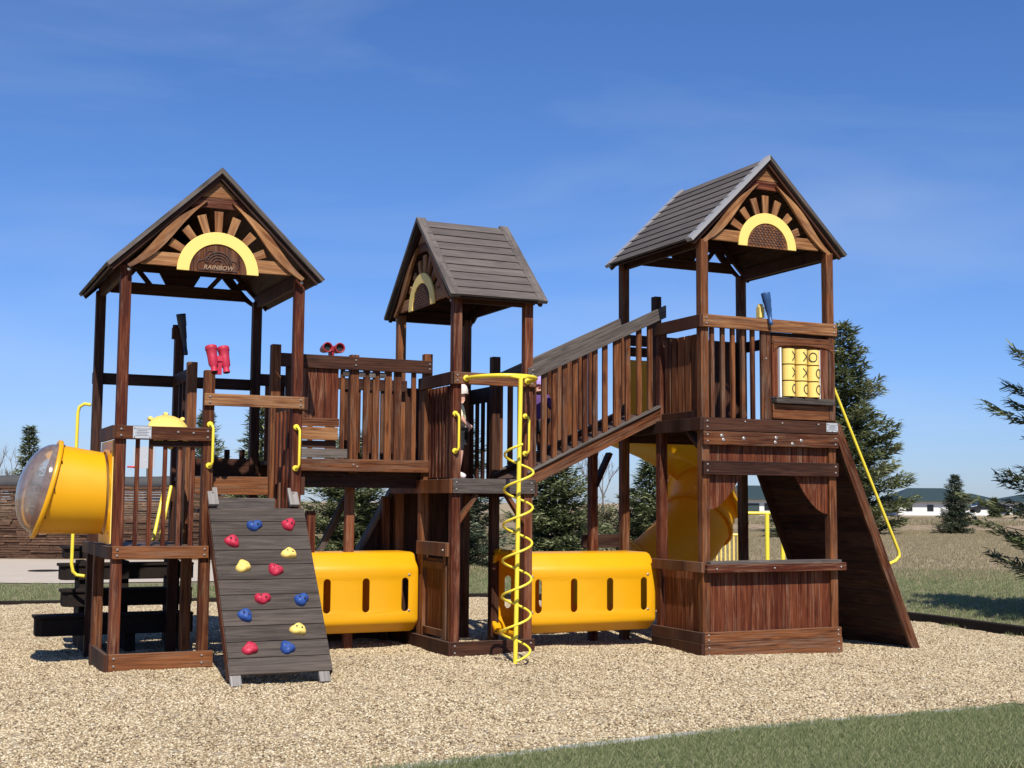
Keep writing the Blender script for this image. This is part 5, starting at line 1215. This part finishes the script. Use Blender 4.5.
# ------------------------------------------------------------------ loose pebbles and grass
def gn_scatter(host, inst, density, smin, smax, seed, upright=False, name='scatter'):
    ng = bpy.data.node_groups.new(name, 'GeometryNodeTree'); ng.interface.new_socket('Geometry', in_out='INPUT', socket_type='NodeSocketGeometry'); ng.interface.new_socket('Geometry', in_out='OUTPUT', socket_type='NodeSocketGeometry')
    N = ng.nodes.new; I = N('NodeGroupInput'); O = N('NodeGroupOutput'); D = N('GeometryNodeDistributePointsOnFaces'); D.distribute_method = 'RANDOM'; D.inputs['Density'].default_value = density; D.inputs['Seed'].default_value = seed
    IP = N('GeometryNodeInstanceOnPoints'); OI = N('GeometryNodeObjectInfo'); OI.inputs[0].default_value = inst; OI.inputs['As Instance'].default_value = True
    RS = N('FunctionNodeRandomValue'); RS.inputs[2].default_value = smin; RS.inputs[3].default_value = smax
    RR = N('FunctionNodeRandomValue'); RR.data_type = 'FLOAT_VECTOR'; RR.inputs[0].default_value = (0, 0, 0) if upright else (-.6, -.6, 0); RR.inputs[1].default_value = (.0, .0, 6.28) if upright else (.6, .6, 6.28)
    Lk = ng.links.new
    Lk(I.outputs[0], D.inputs[0]); Lk(D.outputs['Points'], IP.inputs['Points']); Lk(OI.outputs['Geometry'], IP.inputs['Instance']); Lk(RS.outputs[1], IP.inputs['Scale']); Lk(RR.outputs[0], IP.inputs['Rotation']); Lk(IP.outputs[0], O.inputs[0])
    md = host.modifiers.new('scatter', 'NODES'); md.node_group = ng
def view_cut(x, y, m_=.6):
    lat = x * math.cos(YAW) - y * math.sin(YAW); d = x * math.sin(YAW) + y * math.cos(YAW)
    return abs(lat) < d * .397 + m_
peb_mesh = bpy.data.meshes.new('pebble'); bmx = bmesh.new(); bmesh.ops.create_icosphere(bmx, subdivisions=1, radius=1)
for v in bmx.verts: v.co = Vector((v.co.x * 1.25, v.co.y * .95, v.co.z * .62)) * rnd.uniform(.85, 1.1)
bmx.to_mesh(peb_mesh); bmx.free(); peb_mesh.materials.append(MATS['pebble'])
for p in peb_mesh.polygons: p.use_smooth = True
peb = bpy.data.objects.new('pebble', peb_mesh); COL.objects.link(peb); peb.location = (2.0, 7.3, 0.01); peb.scale = (.009,) * 3
tag(peb, 'single pale pebble at the near edge of the gravel bed', 'pebble', kind='stuff')
SR = 0.0
hostp = bed('pebbles', .2, lambda x, y: inside(x, y) and view_cut(x, y), lambda x, y: gh(x, y) + .002, 'gravel'); tag(hostp, 'loose tan pea gravel pebbles covering the playground bed', 'gravel', kind='stuff')
gn_scatter(hostp, peb, 3000, .0062, .0115, 5)
gm = MB()
rg = random.Random(21); verts = []; faces = []; tones = []
for i in range(16):
    a = rg.uniform(0, 6.28); r_ = rg.uniform(0, .035); p = Vector((math.cos(a) * r_, math.sin(a) * r_, 0)); d = Vector((rg.uniform(-.6, .6), rg.uniform(-.6, .6), 1)).normalized(); L_ = rg.uniform(.02, .052); w_ = Vector((math.cos(a * 3), math.sin(a * 3), 0)) * .0020
    b0 = len(verts); verts += [p - w_, p + w_, p + d * L_ * .6 + w_ * .8, p + d * L_ * .6 - w_ * .8, p + d * L_ + Vector((d.x, d.y, 0)) * L_ * .35]; faces += [(b0, b0 + 1, b0 + 2, b0 + 3), (b0 + 3, b0 + 2, b0 + 4)]; tones += [rg.random() ** 1.6] * 7
me = bpy.data.meshes.new('grass_tuft'); me.from_pydata([tuple(v) for v in verts], [], faces); me.materials.append(MATS['grass_blades'])
ca = me.color_attributes.new('tone', 'FLOAT_COLOR', 'CORNER'); ca.data.foreach_set('color', [c for x in tones for c in (x, x, x, 1)])
tuft = bpy.data.objects.new('grass_tuft', me); COL.objects.link(tuft); tuft.location = (4.5, 6.6, 0.0); tag(tuft, 'short green grass tuft on the near lawn', 'grass', kind='stuff')
def near_y(x):
    for (xa_, ya_), (xb_, yb_) in zip(near, near[1:]):
        if xa_ <= x <= xb_: return ya_ + (yb_ - ya_) * (x - xa_) / (xb_ - xa_)
    return -99
hg = bed('grass', .05, lambda x, y: y < near_y(x) + .02 + .05 * noise.noise(Vector((x * 3, 0, 0))) + .03 * noise.noise(Vector((x * 11, 4, 0))) and view_cut(x, y, .3), lambda x, y: .004, 'lawn'); tag(hg, 'short green lawn grass along the near edge of the gravel', 'grass', kind='stuff')
gn_scatter(hg, tuft, 2300, .7, 1.25, 9, True)

# rough grass over the field and the back lawn
def field(name, d0, d1, step, px0, px1, z, label, inst_mat, dens, smin, smax, seed, skip=None):
    v = []; f = []; vid = {}
    nl = int((px1 - px0) / 20); nd = int((d1 - d0) / step)
    def V(i, j):
        if (i, j) not in vid: x, y = at(px0 + (px1 - px0) * i / nl, d0 + (d1 - d0) * j / nd); vid[(i, j)] = len(v); v.append((x, y, z))
        return vid[(i, j)]
    for i in range(nl):
        for j in range(nd):
            x, y = at(px0 + (px1 - px0) * (i + .5) / nl, d0 + (d1 - d0) * (j + .5) / nd)
            if inside(x, y, [(p[0] * 1.0, p[1]) for p in outline]): continue
            if skip and skip(px0 + (px1 - px0) * (i + .5) / nl, d0 + (d1 - d0) * (j + .5) / nd): continue
            f.append((V(i, j), V(i + 1, j), V(i + 1, j + 1), V(i, j + 1)))
    me = bpy.data.meshes.new(name); me.from_pydata(v, [], f); me.materials.append(MATS['lawn']); o = bpy.data.objects.new(name, me); COL.objects.link(o); tag(o, label, 'grass', kind='stuff')
    tm_ = bpy.data.meshes.new('dry_tuft'); tm_ = me_tuft.copy(); tm_.materials.clear(); tm_.materials.append(MATS[inst_mat])
    t_ = bpy.data.objects.new('dry_tuft' if 'dry' in inst_mat else 'grass_tuft', tm_); COL.objects.link(t_); x, y = at(px1 - 60, d0 + 1.2); t_.location = (x, y, z); t_.scale = (smin,) * 3; tag(t_, label + ', single tuft', 'grass', kind='stuff')
    gn_scatter(o, t_, dens, smin, smax, seed, True)
me_tuft = tuft.data
onpath = lambda px, d: px < 420 and 22.8 < d < 33
field('grass', 11, 30, .5, -60, 1120, -.066, 'mown greenish lawn beyond the timber edging', 'grass_blades', 90, .8, 1.7, 3, onpath)
field('dry_grass', 26, 76, 1, -60, 1120, -.064, 'rough tan dry grass of the open field', 'dry_blades', 30, .9, 2.6, 4, lambda px, d: px < 420 and d < 34)
field('dry_grass', 76, 108, 2, 400, 1120, .25, 'rough tan grass on the distant low bank', 'dry_blades', 8, 3, 7, 6)
